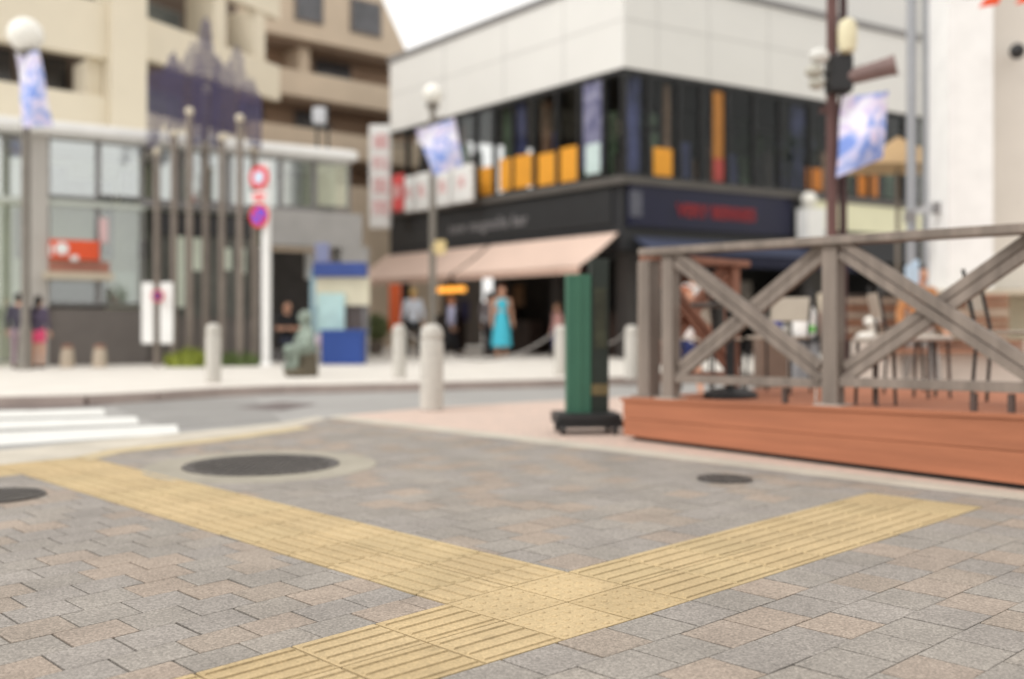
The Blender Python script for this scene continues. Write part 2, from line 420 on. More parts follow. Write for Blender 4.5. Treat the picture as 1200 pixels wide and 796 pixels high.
for k in range(5):       # worn yellow strip on the dropped kerb
    a, b = EDGE[1+min(k,3)], EDGE[2+min(k,3)]
    if k > 2: break
    ys.prism([W(a[0],a[1]-.1)[:2], W(b[0],b[1]-.1)[:2], W(b[0],b[1]-.95)[:2], W(a[0],a[1]-.95)[:2]], 0, .004)
struct(ys.build('kerb_tactile_strip', mat('worn_yellow', lin(186,170,138), .8, .12, 4)))
# pale concrete: kerb apron by the crossing and the edging strip under the deck
ap = MB()
ew = [W(u,v) for u,v in [(-30,17.0),(-4,17.2)]+EDGE]; 
off = lambda p, k: (p.x-.55*k, p.y+.65*k)
ring = [p[:2] for p in ew]+[off(p, .95) if i < 4 else off(p, .95-.17*(i-3)) for i, p in list(enumerate(ew))[::-1]]
ap.prism(ring, -.3, -.003)
struct(ap.build('kerb', M_conc))
es = MB(); es.prism([W(u,v)[:2] for u,v in ((10.4,-30),(11.15,-30),(11.15,22.4),(10.4,22.0))], -.3, .003)
struct(es.build('edging_strip', M_conc))
# pinkish small paving behind the strip, reaching the road
m = bpy.data.materials.new('pink_brick_paving'); m.use_nodes = True; N = m.node_tree.nodes; L = m.node_tree.links
bt = N.new('ShaderNodeTexBrick'); tc = N.new('ShaderNodeTexCoord'); mp = N.new('ShaderNodeMapping'); mp.inputs['Rotation'].default_value = (0,0,rad(-44))
bt.inputs['Scale'].default_value = 5; bt.inputs['Color1'].default_value = (*lin(204,180,166),1); bt.inputs['Color2'].default_value = (*lin(192,172,160),1)
bt.inputs['Mortar'].default_value = (*lin(160,148,138),1); bt.inputs['Mortar Size'].default_value = .012
L.new(tc.outputs['Object'], mp.inputs[0]); L.new(mp.outputs[0], bt.inputs[0]); L.new(bt.outputs[0], N['Principled BSDF'].inputs['Base Color']); N['Principled BSDF'].inputs['Roughness'].default_value = .85
pk = MB()
pk.prism([W(11.15,-30)[:2], W(11.15,22.4)[:2], (-.95,10.7), (.5,11.75), (2.2,12.9), (6,15.0), (14,19.5), (30,25), (30,-5)], -.3, 0)
struct(pk.build('side_pavement', m))
# crossing: three white bars
cw = MB()
def Gp(px, py): return G(px, py, -.016)
for (xa, ya0, ya1, xb, yb0, yb1) in ((-420,489,500,124,479,487),(-420,505,519,163,488.2,497),(-420,526,549,210,497.8,508.5)):
    P = [Gp(xa,ya1), Gp(xb,yb1), Gp(xb-3,yb0), Gp(xa,ya0)]
    cw.add(P, [(0,1,2,3)])
struct(cw.build('crosswalk_bars', M_white))
pt_ = MB(); pt_.add([G(-300,478,-.016), G(40,481,-.016), G(135,474,-.016), G(90,467,-.016), G(-300,466,-.016)], [(0,1,2,3,4)])
pt_.add([G(275,478,-.0155), G(330,481,-.0155), G(372,474,-.0155), G(330,471,-.0155)], [(0,1,2,3)])
struct(pt_.build('road_patches', M_asph2))
pl = MB(); pl.add([G(205,503,-.0165), G(330,493,-.0165), G(300,468,-.0165), G(150,466,-.0165), G(135,478,-.0165)], [(0,1,2,3,4)])
struct(pl.build('road_repair', mat('asphalt_mid', lin(142,140,137), .9, .08, 1.5, .3, 180)))
# far pavement (raised) with kerb
ZS = .10
kl = [G(px, py, ZS) for px, py in ((-900,478),(-250,470),(0,464.5),(100,462.5),(180,458.5),(250,454),(330,451),(470,448.3),(650,444))]
kl += [Vector((3.0,15.9,ZS)), Vector((8,19.0,ZS)), Vector((40,36,ZS))]
fw = MB(); fw.prism([p[:2] for p in kl]+[(200,400),(-200,400),(-80,12)], -.3, ZS)
struct(fw.build('far_pavement', M_walk))
kb = MB()
for a, b in zip(kl, kl[1:]):
    d = (b-a).normalized(); nrm = Vector((d.y,-d.x,0))*.10
    kb.prism([a[:2], b[:2], (b+nrm)[:2], (a+nrm)[:2]], -.3, ZS-.006)
struct(kb.build('far_kerb', M_kerb))

# manhole covers
def cover(c, r, label, collar=None, pattern=True):
    root = thing('manhole_cover', (c.x,c.y,0), label, 'manhole cover')
    z = .004
    if collar:
        k = MB(); k.lathe((c.x,c.y,0), [(r+.004,-.01),(r+.004,.0035),(collar-.01,.0035),(collar,.001),(collar,-.01)][::-1], 48)
        k = MB(); K = 56; V = []; 
        for R_, zz in ((r+.004,.0045),(collar,.0045),(collar+.01,-.004)):
            for i in range(K):
                a = 2*math.pi*i/K; V.append((c.x+R_*math.cos(a), c.y+R_*math.sin(a), zz))
        k.add(V, [(q*K+i,(q+1)*K+i,(q+1)*K+(i+1)%K,q*K+(i+1)%K) for q in (0,1) for i in range(K)])
        k.build('concrete_collar', M_collar, root)
    f = MB(); K = 56; V = []
    for R_, zz in ((r,.0025),(r,.010),(r*.93,.010),(r*.925,.006)):
        for i in range(K):
            a = 2*math.pi*i/K; V.append((c.x+R_*math.cos(a), c.y+R_*math.sin(a), zz))
    f.add(V, [((q)*K+i,q*K+(i+1)%K,(q+1)*K+(i+1)%K,(q+1)*K+i) for q in (0,1,2) for i in range(K)]).build('rim', M_iron, root)
    p = MB(); p.add([(c.x+r*.925*math.cos(2*math.pi*i/K), c.y+r*.925*math.sin(2*math.pi*i/K), .006) for i in range(K)], [tuple(range(K))])
    st = .045
    n = int(r*.88/st)
    for i in range(-n, n+1):
        for j in range(-n, n+1):
            x, y = i*st, j*st
            if x*x+y*y < (r*.87)**2: p.box((c.x+x, c.y+y, .008), (.027,.027,.006), rad(45))
    p.build('plate', M_iron, root)
    return root
cover(G(307,545.5), .485, 'large dark round iron cover in a pale concrete collar beside the yellow band', .72)
cover(Vector((-2.69,5.22,0)), .235, 'dark round iron cover cut off by the left edge of the photo')
cover(G(849,562), .158, 'small dark round iron cover on the paving in front of the orange deck')

# ------------------------------------------------------------ deck and its fences
DP = Vector((.866,7.81,0)); DQ = Vector((2.747,5.41,0)); DD = (DQ-DP); DL = DD.length; dd = DD.normalized()
dn = Vector((-dd.y, dd.x, 0)); dn = dn if dn.y > 0 else -dn            # away from the camera
ztop = lambda t: .300+.085*t
def dk(t, n, z): return DP+DD*t+dn*n+Vector((0,0,z))
T1 = 1.9; DB = 2.6
deck = thing('deck', DP, 'terracotta orange timber terrace deck with a boarded front under the wooden fence', 'deck')
sk = MB()
for k, (a, b) in enumerate(((.0,.5),(.5,1.0))):    # two fascia boards one above the other
    z = lambda t, q: .03+(ztop(t)-.03)*q
    for t0, t1 in ((0,1.2),(1.2,T1)):
        g = .004/DL
        P = [dk(t0+g,0-.002*k,z(t0,a)+.004), dk(t1-g,0-.002*k,z(t1,a)+.004), dk(t1-g,.03,z(t1,a)+.004), dk(t0+g,.03,z(t0,a)+.004)]
        Q = [dk(t0+g,0-.002*k,z(t0,b)), dk(t1-g,0-.002*k,z(t1,b)), dk(t1-g,.03,z(t1,b)), dk(t0+g,.03,z(t0,b))]
        sk.hexa(P+Q)
sk.build('front_board', M_terra, deck, bevel=.004)
sk = MB(); sk.hexa([dk(0,.031,.03),dk(.012,.031,.03),dk(.012,DB,.03),dk(0,DB,.03),dk(0,.031,ztop(0)-.002),dk(.012,.031,ztop(0)-.002),dk(.012,DB,ztop(0)-.002),dk(0,DB,ztop(0)-.002)])
sk.build('side_board', M_terra, deck)
bd = MB(); n = 18; bw = (DB+.015)/n
for i in range(n):
    a, b = -.012+i*bw, -.012+(i+1)*bw-.006
    P = [dk(-.006,a,ztop(0)+.001), dk(T1,a,ztop(T1)+.001), dk(T1,b,ztop(T1)+.001), dk(-.006,b,ztop(0)+.001)]
    bd.hexa(P+[p+Vector((0,0,.024)) for p in P])
bd.build('floor_board', M_terra, deck)
bs = MB(); bs.hexa([dk(.02,.06,0),dk(T1,.06,0),dk(T1,DB,0),dk(.02,DB,0),dk(.02,.06,ztop(0)-.01),dk(T1,.06,ztop(T1)-.01),dk(T1,DB,ztop(T1)-.01),dk(.02,DB,ztop(0)-.01)])
bs.build('frame', M_black, deck)
def xfence(name, label, A, B, posts, m, zr, zb, mb_=None, base=True, skip=False):
    """cross-braced fence: A,B ends on the ground plan, posts at parameters, doubled diagonal boards"""
    root = thing(name, (A.x,A.y,zb(0)-.2), label, 'fence', 'timber fences on the deck')
    D = B-A; d = D.normalized(); nn = Vector((-d.y, d.x, 0)); nn = nn if nn.y > 0 else -nn
    P = lambda t, z, n=0: A+D*t+nn*n+Vector((0,0,z))
    rz = math.atan2(d.y, d.x)
    for t in posts[1 if skip else 0:]:
        q = MB(); z0, z1 = zb(t), zr(t)-.055; c = P(t, (z0+z1)/2); q.box(c, (.115,.09,z1-z0), rz); q.build('post', m, root, bevel=.008)
        if base:
            q = MB(); q.box(P(t, zb(t)+.006), (.20,.15,.012), rz); q.build('base_plate', mat('plate_grey', lin(176,166,156), .6, .1, 5), root)
    t0, t1 = (posts[0]+.02 if skip else .048), posts[-1]+.06
    q = MB(); q.bar(P(t0, zr(t0)-.028), P(t1, zr(t1)-.028), .17, .055); q.build('top_rail', m, root, bevel=.008)
    for a, b in zip(posts, posts[1:]):
        e = .058/D.length
        q = MB(); q.bar(P(a+e, zb(a)+.155), P(b-e, zb(b)+.14), .05, .06); q.build('bottom_rail', m, root, bevel=.004)
        for (ta, za, tb, zb_, s) in ((a+e*1.2, zr(a)-.075, b-e*1.2, zb(b)+.21, -1), (a+e*1.2, zb(a)+.21, b-e*1.2, zr(b)-.075, 1)):
            for k in (-1, 1):
                o = Vector((0,0,.042*k)) ; n_ = s*.024+k*s*.005
                q = MB(); q.bar(P(ta, za, n_)+o, P(tb, zb_, n_)+o, .036 if k*s > 0 else .046, .058)
                q.build('brace', mb_ or m, root, bevel=.004)
    return root, P
f1, FP = xfence('timber_fence', 'long weathered grey brown fence with two large crosses along the deck front', dk(0,.10,0), dk(1,.10,0), [.135,.597,1.04,1.5], M_wood,
   lambda t: 1.485-.035*t, lambda t: ztop(t)+.025, None)
for t in (.475,.90,.97):
    q = MB(); q.bar(FP(t, ztop(t)+.026), FP(t, ztop(t)+.13), .036, .03, up=dd); q.build('short_leg', mat('dark_leg', lin(84,70,64), .7, .1, 5), f1)
DU = Vector((AU.x,AU.y,0)).normalized()
xfence('side_fence', 'side fence with red brown crossed braces going back from the deck corner', dk(.03,.06,0), dk(.03,.06,0)+DU*2.7, [.03,.49], M_woodb, lambda t: 1.455, lambda t: ztop(0)+.025, M_woodb, base=False, skip=True)
q = thing('corner_post', dk(.03,.0,0), 'thick grey corner post standing at the left end of the fence', 'post')
pb = MB(); pb.box(dk(.022,.22,.86), (.13,.13,1.08), rad(-52)); pb.build('post_shaft', M_wood, q, bevel=.01)
pb = MB(); pb.box(dk(.022,.22,.335), (.2,.2,.016), rad(-52)); pb.build('foot_plate', M_wood, q)

# ------------------------------------------------------------ bollards
bol = thing('bollard', (0,0,0), '', 'bollard', 'round granite bollards along the kerbs')
MB().lathe((0,0,0), [(.115,0),(.115,.70),(.108,.725),(.100,.733),(.100,.752),(.112,.762),(.112,.80),(.105,.84),(.088,.872),(.06,.893),(.02,.902)], 32).build('shaft', M_granite, bol, smooth=True)
MB().lathe((0,0,0), [(.118,0),(.118,.012)], 32).build('base_ring', M_kerb, bol)
BO = [(G(506,481,0), 'large pale granite bollard on the pink paving before the road', 1.0),
      (G(250,448.5,ZS), 'pale bollard at the kerb in front of the low green plants', .90),
      (G(468,443,ZS), 'pale bollard in front of the person in the grey white shirt', .885),
      (G(657,440,ZS), 'pale bollard just left of the green sign pillar', .87),
      (at(740,380,14.6), 'pale bollard between the green sign pillar and the timber fence', .87),
      (at(918,380,15.6), 'pale bollard behind the fence beside the white tub', .88)]
for i, (p, lab, s) in enumerate(BO):
    if i == 0: o = bol; o['label'] = lab; o.location = p; o.scale = (1.06,1.06,1.0)
    else:
        if p.z > .3: p.z = ZS
        o = dup(bol, p, 0, lab, s)
bol.location = BO[0][0]
def chain(a, b, sag, lab):
    pts = []
    for i in range(25):
        t = i/24; p = a.lerp(b, t); p.z -= sag*4*t*(1-t); pts.append(p)
    o = MB().tube(pts, .016, 8).build('chain', mat('galvanised', lin(150,146,142), .5, .1, 20, metal=.4)); tag(o, lab, 'chain')
q1, q2, q3 = BO[2][0], BO[3][0], BO[4][0]
chain(q1+Vector((.1,0,.68)), q2+Vector((-.1,0,.66)), .42, 'grey chain sagging between two bollards before the dark shopfront')
chain(q2+Vector((.1,0,.66)), q3+Vector((-.1,0,.66)), .2, 'short grey chain hanging behind the green sign pillar')

# ------------------------------------------------------------ green sign pillar on castors
gp = G(689,511,0); gp.y += .25
root = thing('sign_pillar', gp, 'tall narrow green pillar standing on a black wheeled base left of the deck', 'sign pillar')
R = rad(6); Rm = Matrix.Rotation(R, 3, 'Z')
M_green = mat('green_paint', lin(56,102,82), .5, .06, 4); M_dgreen = mat('dark_green_paint', lin(38,46,40), .5, .2, 5)
L0 = lambda x, y, z: gp+Rm@Vector((x, y, 0))+Vector((0,0,z))
q = MB(); q.box(L0(-.065,0,.735), (.20,.12,1.15), R); q.build('green_panel', M_green, root, bevel=.006)
q = MB(); q.box(L0(-.075,-.0635,.735), (.055,.006,1.13), R); q.build('panel_rib', mat('green_rib', lin(58,105,84), .5, .05, 4), root)
q = MB(); q.box(L0(.112,.02,.80), (.148,.14,1.28), R); q.build('dark_panel', M_dgreen, root, bevel=.006)
q = MB(); q.box(L0(.112,-.054,.36), (.146,.006,.09), R); q.build('brass_plate', mat('brass_brown', lin(112,98,66), .5, .15, 8), root)
q = MB(); q.box(L0(.112,-.053,.95), (.10,.004,.5), R); q.build('dim_poster', mat('dim_poster', lin(58,60,44), .5, .4, 7), root)
q = MB(); q.box(L0(0,0,.125), (.53,.38,.09), R); q.box(L0(0,-.16,.09), (.57,.06,.07), R); q.build('base', M_black, root, bevel=.01)
for sx in (-1,1):
    for sy in (-1,1):
        q = MB(); c = L0(sx*.215, sy*.15, .05); q.tube([c-Rm@Vector((.018,0,0)), c+Rm@Vector((.018,0,0))], .05, 18); wh = q.build('castor', M_black, root)
        q = MB(); q.tube([c-Rm@Vector((.022,0,0)), c+Rm@Vector((.022,0,0))], .026, 14); q.build('hub', mat('hub_grey', lin(150,150,150), .4, .1, 5), wh)

# ------------------------------------------------------------ main building (white top, dark shops)
Lf = Fr(731, 23, -345); Rf = Fr(731, 23, 2540)
ZL = Lf.z(731, 207); ZW = Lf.z(731, 78.5); ZT = Lf.z(731, -31)
LE = Lf.s(457); RE = Rf.s(1120)+3
bw_ = thing('corner_building', Lf.P+Vector((0,0,ZS)), 'two storey corner building with a white panelled top over a dark glass floor and shops', 'building')
DPTH = 11
def quadbody(z0, z1, ins=0.0, mi=0, mb=None):
    mb = mb or MB(); a = Lf.pt(LE-ins,0,-ins); c = Lf.P-(Lf.n+Rf.n)*ins*.8; b = Rf.pt(RE,0,-ins)
    far1 = a+Rf.d*12; far2 = b+Lf.d*DPTH
    mb.prism([a[:2], c[:2], b[:2], far2[:2], far1[:2]], z0, z1, mi); return mb
quadbody(ZW, ZT-.001).build('upper_wall', M_panel, bw_)
quadbody(ZT, ZT+.16, -.06).build('coping', M_panel2, bw_)
q = MB(); Rf.bs(q, Rf.s(838), RE, ZT+.162, ZT+3.4, -6, -1.2); q.build('roof_storey', M_panel, bw_)
quadbody(ZL-.16, ZL, -.16).build('ledge', mat('ledge_grey', lin(92,88,84), .6, .1, 2), bw_)
# panel seams
q = MB()
for px in (660,590,520): Lf.b(q, px, px+1.2, ZW+.02, ZT-.02, .0, .006)
Lf.bs(q, 0.02, LE-.02, ZT-1.05, ZT-1.02, 0, .006)
for px in (770,830,900,980): Rf.b(q, px, px+1.2, ZW+.02, ZT-.02, .0, .006)
Rf.bs(q, 0.02, RE-.02, ZT-1.05, ZT-1.02, 0, .006)
q.build('panel_seam', mat('seam_grey', lin(196,195,192), .6, .05, 1), bw_)
# interior of the glazed floor: back walls, floor and ceiling
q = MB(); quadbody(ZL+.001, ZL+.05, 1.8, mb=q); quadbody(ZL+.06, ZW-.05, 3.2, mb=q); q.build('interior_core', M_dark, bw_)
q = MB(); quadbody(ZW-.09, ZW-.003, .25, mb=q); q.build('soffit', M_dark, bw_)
def windows(F_, cols, name='window'):
    for i, (a, b) in enumerate(zip(cols, cols[1:])):
        fr = MB(); wdt = .075
        sa, sb = F_.s(a), F_.s(b)
        if sa > sb: sa, sb = sb, sa
        F_.bs(fr, sa, sa+wdt, ZL+.002, ZW-.002, -.16, -.02); F_.bs(fr, sa+wdt, sb, ZL+.002, ZL+.10, -.16, -.03); F_.bs(fr, sa+wdt, sb, ZW-.12, ZW-.002, -.16, -.03)
        wn = fr.build(name, M_black, bw_)
        g = MB(); F_.bs(g, sa+wdt, sb-.002, ZL+.101, ZW-.121, -.10, -.085); g.build('pane', M_gdark, wn)
windows(Lf, [729,707,678,652,625,600,578,556,534,512,494,476,458])
windows(Rf, [733,760,796,822,853,884,915,950,985,1020,1060,1100])
def lpan(a, b, y0, y1, m, F_=Lf, n=(-.083,-.07), nm='window_panel', ref=None):
    ref = ref or a; q = MB(); F_.b(q, a, b, F_.z(ref, y1), F_.z(ref, y0), *n); return q.build(nm, m, bw_)
for a, b, y0, y1 in ((560,577,197,230),(583,622,187,224),(628,649,181,218),(654,676,174,214)): lpan(a, b, y0, y1, M_orange)
lpan(768,790,172,205,M_orange,Rf); lpan(838,850,106,213,mat('ochre',lin(168,112,48),.6,.1,2),Rf); lpan(838,850,185,213,mat('pink_red',lin(170,72,66),.6,.2,6),Rf,n=(-.068,-.06))
lpan(948,966,196,222,mat('dull_orange',lin(196,120,40),.6,.1,3),Rf); lpan(1008,1018,205,232,MATS['dull_orange'],Rf); lpan(1022,1031,205,232,MATS['dull_orange'],Rf)
lpan(681,702,95,198,mat('poster_blue', lin(48,50,96),.5,.35,3,col2=lin(150,150,172)),Lf,nm='window_poster'); lpan(684,701,170,205,mat('poster_pale',lin(196,214,212),.5,.1,4),Lf,n=(-.068,-.06),nm='window_poster')
rn = random.Random(5)                       # columns, blinds, shelves, lamps and plants inside the glazed floor
PAL = [lin(190,178,160), lin(130,100,80), lin(100,120,96), lin(205,200,190), lin(80,86,130), lin(160,130,104), lin(60,54,50), lin(216,208,190)]
PM = [mat('fit_out_%d' % k, c, .7, .35, 2.5) for k, c in enumerate(PAL)]
for F_, lo, hi in ((Lf, 470, 722), (Rf, 738, 1060)):
    x = lo
    while x < hi:
        w_ = rn.uniform(4, 15); d_ = rn.uniform(.2, .8); tall = rn.random() < .4
        z0 = ZL+.05; z1 = ZW-.1 if tall else ZL+rn.uniform(.5, 1.7)
        q = MB(); F_.b(q, x, x+w_, z0, z1, -d_-.12, -d_); q.build('interior_column' if tall else 'interior_shelf', rn.choice([PM[1],PM[2],PM[4],PM[5],PM[6]] if tall else PM[1:3]+PM[4:7]), bw_)
        if rn.random() < .4: q = MB(); zz = ZW-rn.uniform(.5, 1.0); F_.b(q, x+2, x+2+w_*.8, zz-.3, zz, -d_-.6, -d_-.5); q.build('wall_picture', rn.choice(PM), bw_)
        x += w_+rn.uniform(3, 16)
for px in (890, 930, 958):
    c = Rf.pt(Rf.s(px), ZL+.05, -.5); q = MB()
    for _ in range(260):
        d = Vector((rn.gauss(0,1), rn.gauss(0,1), rn.gauss(0,1))).normalized()*rn.random()**.5; p = c+Vector((d.x*.5, d.y*.5, 1.1+d.z*.8)); u_ = Vector((rn.gauss(0,1), rn.gauss(0,1), rn.gauss(0,1))).normalized()*.1; w2 = u_.cross(Vector((0,0,1)))*.5
        q.add([p-u_, p-w2, p+u_, p+w2], [(0,1,2,3)])
    q.build('indoor_plant', mat('indoor_leaf', (.03,.055,.02), .6, .3, 14), bw_)
q = MB(); Lf.b(q, 604, 612, ZL+1.3, ZL+1.75, -1.19, -1.17); q.build('wall_screen', mat('screen_blue', lin(40,60,170), .4, .1, 2), bw_)
# ground floor: dark fascia and recessed shop
ZF = Lf.z(731, 293)
q = MB(); Lf.bs(q, .0, LE, ZF, ZL-.161, -.3, 0); q.build('left_fascia', M_char, bw_)
q = MB(); Rf.bs(q, .0, RE, ZF, ZL-.161, -.3, -.002); q.build('right_fascia', M_char, bw_)
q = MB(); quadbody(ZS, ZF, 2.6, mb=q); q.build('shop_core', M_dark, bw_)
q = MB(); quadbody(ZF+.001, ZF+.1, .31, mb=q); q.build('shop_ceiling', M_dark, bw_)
q = MB()
for F_, s_ in [(Lf, x) for x in (.25, 2.6, 5.0, 7.4, LE-.2)]+[(Rf, x) for x in (.6, 3.2, 6.2, 9.2, 12.2)]:
    q = MB(); F_.bs(q, s_-.16, s_+.16, ZS, ZF-.001, -.5, -.18); q.build('shop_column', mat('shop_column', lin(58,54,52), .6, .1, 2), bw_)
q = MB()
for s_, w_, h_, d_ in ((1.2,1.0,1.1,1.6),(3.2,.8,1.9,2.2),(4.6,1.2,.9,1.5),(6.6,1.0,1.6,2.3),(8.2,.9,1.1,1.5)):
    q = MB(); Lf.bs(q, s_, s_+w_, ZS, ZS+h_, -d_, -d_+.5); q.build('shop_counter', mat('shop_counter', lin(70,56,50), .6, .3, 2), bw_)
for s_, c, z0, z1 in ((Lf.s(638),(96,34,32),1.9,2.5),(Lf.s(618),(190,170,190),1.6,2.7),(5.3,(120,90,60),1.4,2.0),(7.9,(70,70,120),1.0,1.6),(3.6,(90,80,76),1.2,2.2)):
    q = MB(); Lf.bs(q, s_, s_+.45, ZS+z0-.1, ZS+z1-.1, -1.42, -1.38); q.build('hanging_menu', mat('menu_%d' % c[0], lin(*c), .6, .3, 5), bw_)
# shop contents on the right side, seen through the fence
for s_, w_, c, z0, z1, d_ in ((.8,1.2,(60,52,52),.0,2.2,1.2),(2.2,1.4,(96,60,46),1.7,2.6,.8),(3.9,.8,(120,112,104),.8,1.9,1.0),(5.0,1.5,(98,92,84),.0,1.3,.9),(6.8,1.3,(70,66,60),.0,2.3,1.3),(8.4,1.8,(104,100,92),.0,1.6,.9),(10.4,1.6,(60,58,54),.2,2.6,1.2),(3.0,.7,(150,60,44),1.2,1.6,.75),(12.2,2.0,(90,84,76),.0,1.5,1.0)):
    q = MB(); Rf.bs(q, s_, s_+w_, ZS+z0, ZS+z1, -d_, -d_+.3); q.build('shop_display', mat('disp_%d_%d' % (c[0],c[1]), lin(*c), .6, .35, 3), bw_)
for s_, c in ((.55,(150,165,180)),(9.9,(110,112,108))):
    q = MB(); Rf.bs(q, s_, s_+.5, ZS+1.0, ZS+1.9, -.16, -.13); q.build('door_notice', mat('notice_%d' % c[0], lin(*c), .6, .1, 4), bw_)
for px in (515, 526, 537):
    q = MB(); q.lathe(Lf.pt(Lf.s(px),ZF-.78,-.1), [(.05,-.02),(.14,0),(.14,.12),(.05,.14)], 14); q.build('pendant_lamp', mat('lamp_amber', lin(250,170,70), .5, .1, 3, emit=1.6), bw_)
# signs on the fascias
sg = thing('shop_sign', Lf.pt(4.0, ZF, .03), 'charcoal fascia sign with thin grey lettering above the pink awning', 'sign')
q = MB(); Lf.bs(q, .35, LE-.3, ZF+.62, ZL-.24, .002, .05); q.build('board', mat('charcoal_sign', (.022,.023,.025), .5, .1, 2), sg)
sa, sb = Lf.s(618), Lf.s(530)
zc = Lf.z(575, 263)
text_mesh('lettering', 'new magnolia bar', .43, mat('grey_letters', lin(132,130,132), .5, .1, 3), sg, Lf.pt((sa+sb)/2, zc, .06), -Lf.d, (0,0,1), .008, bold=.006, spacing=1.12)
sg2 = thing('shop_sign', Rf.pt(3.0, ZF, .03), 'navy blue fascia sign with two red words', 'sign')
rs0, rs1 = Rf.s(735), Rf.s(925)
q = MB(); Rf.bs(q, rs0, rs1, Rf.z(925,277), Rf.z(925,233), .002, .09); q.build('board', M_navy, sg2)
text_mesh('lettering', 'VERY BERRIES', .42, mat('red_letters', lin(140,28,34), .5, .1, 3), sg2, Rf.pt((Rf.s(799)+Rf.s(874))/2, Rf.z(840,251), .10), Rf.d, (0,0,1), .01, bold=.014, spacing=1.0)
q = MB(); Rf.bs(q, Rf.s(735), Rf.s(749), Rf.z(740,254), Rf.z(740,224), .092, .11); q.build('emblem_plate', mat('emblem_grey', lin(90,92,104), .5, .2, 8), sg2)
# awnings
def awning(F_, s0, s1, ztop_, zbot, out, label, m, mv, val=.16):
    root = thing('awning', F_.pt((s0+s1)/2, ztop_, 0), label, 'awning', 'shop awnings on the corner building')
    q = MB(); n = 10
    if s0 > s1: s0, s1 = s1, s0
    V = []
    for j in range(n+1):
        t = j/n; z = ztop_+(zbot-ztop_)*t-.05*math.sin(math.pi*t)
        for s_ in (s0, s1):
            V.append(F_.pt(s_, z, .06+out*t))
    V += [v-Vector((0,0,.02)) for v in V]
    k = 2*(n+1)
    q.add(V, [(2*j,2*j+1,2*j+3,2*j+2) for j in range(n)]+[(k+2*j,k+2*j+2,k+2*j+3,k+2*j+1) for j in range(n)]+[(2*j,2*j+2,k+2*j+2,k+2*j) for j in range(n)]+[(2*j+1,k+2*j+1,k+2*j+3,2*j+3) for j in range(n)])
    q.build('canopy', m, root)
    q = MB(); F_.bs(q, s0, s1, zbot-val, zbot-.021, out+.03, out+.055); q.build('valance', mv, root)
    for s_ in (s0+.04, s1-.04):
        q = MB(); q.bar(F_.pt(s_, zbot-.08, out), F_.pt(s_, ztop_-.55, .05), .03, .03); q.build('arm', M_black, root)
    return root
# corner (718,272) top; bottom corner (690,318)
zt = Lf.z(722, 273); OUT = 1.25
pb = Lf.pt(Lf.s(718), 0, OUT); zb2 = H+(HY-319)/FX*pb.y
sgap = Lf.s(575)
awning(Lf, .12, sgap-.07, zt, zb2+.13, OUT, 'pale pink awning nearest the building corner', M_awn, M_awnv)
awning(Lf, sgap+.09, LE+.1, zt, zb2+.13, OUT, 'pale pink awning at the far left end of the shopfront', M_awn, M_awnv)
awning(Rf, .25, 7.4, Rf.z(745,278), Rf.z(745,297), .9, 'navy grey awning under the navy sign', mat('navy_awning', lin(60,66,88), .8, .08, 2), mat('navy_valance', lin(22,25,48), .8, .08, 2), .3)
# cream fascia of the next shop
q = MB(); Rf.b(q, 940, 1110, Rf.z(1000,272), Rf.z(1000,240), .004, .12)
o = q.build('cream_fascia', mat('cream_fascia', lin(226,224,192), .6, .04, 1)); tag(o, 'plain cream fascia board right of the navy sign, behind the utility pole', 'sign')
wsn = thing('wall_lamp_sign', Rf.pt(Rf.s(938), 3.0, .3), 'white box sign with a round white lamp at the end of the navy sign', 'sign')
q = MB(); Rf.b(q, 929, 950, Rf.z(938,285), Rf.z(938,246), .13, .5); q.build('sign_box', M_wpaint, wsn)
q = MB(); q.ball(Rf.pt(Rf.s(934), Rf.z(934,236), .4), .2); q.build('lamp', M_globe, wsn, smooth=True)
# vertical white sign and the row of small signs
vsg = thing('vertical_sign', Lf.pt(LE, 3, .3), 'tall white vertical sign with pale red characters at the left end of the corner building', 'sign')
ys0 = Lf.P.y+Lf.d.y*LE-.9
p0, p1 = at(433,268,ys0), at(458,147,ys0)
q = MB(); q.box(((p0.x+p1.x)/2, ys0, (p0.z+p1.z)/2), (p1.x-p0.x, .25, p1.z-p0.z)); q.build('box', M_wpaint, vsg, bevel=.06)
q = MB(); q.bar((p1.x-.3, ys0+.12, p0.z+.5), (p1.x+.4, ys0+.9, p0.z+.5), .05, .05); q.bar((p1.x-.3, ys0+.12, p1.z-.5), (p1.x+.4, ys0+.9, p1.z-.5), .05, .05); q.build('bracket', M_panel2, vsg)
for i, ch in enumerate('歯科医院'):
    pp = at(446, 167+i*26, ys0-.135); text_mesh('character', ch, .5, mat('pale_red', lin(226,150,152), .6, .1, 3), vsg, pp, (1,0,0), (0,0,1), .006)
grp = 'rounded shop signs hung before the dark windows'
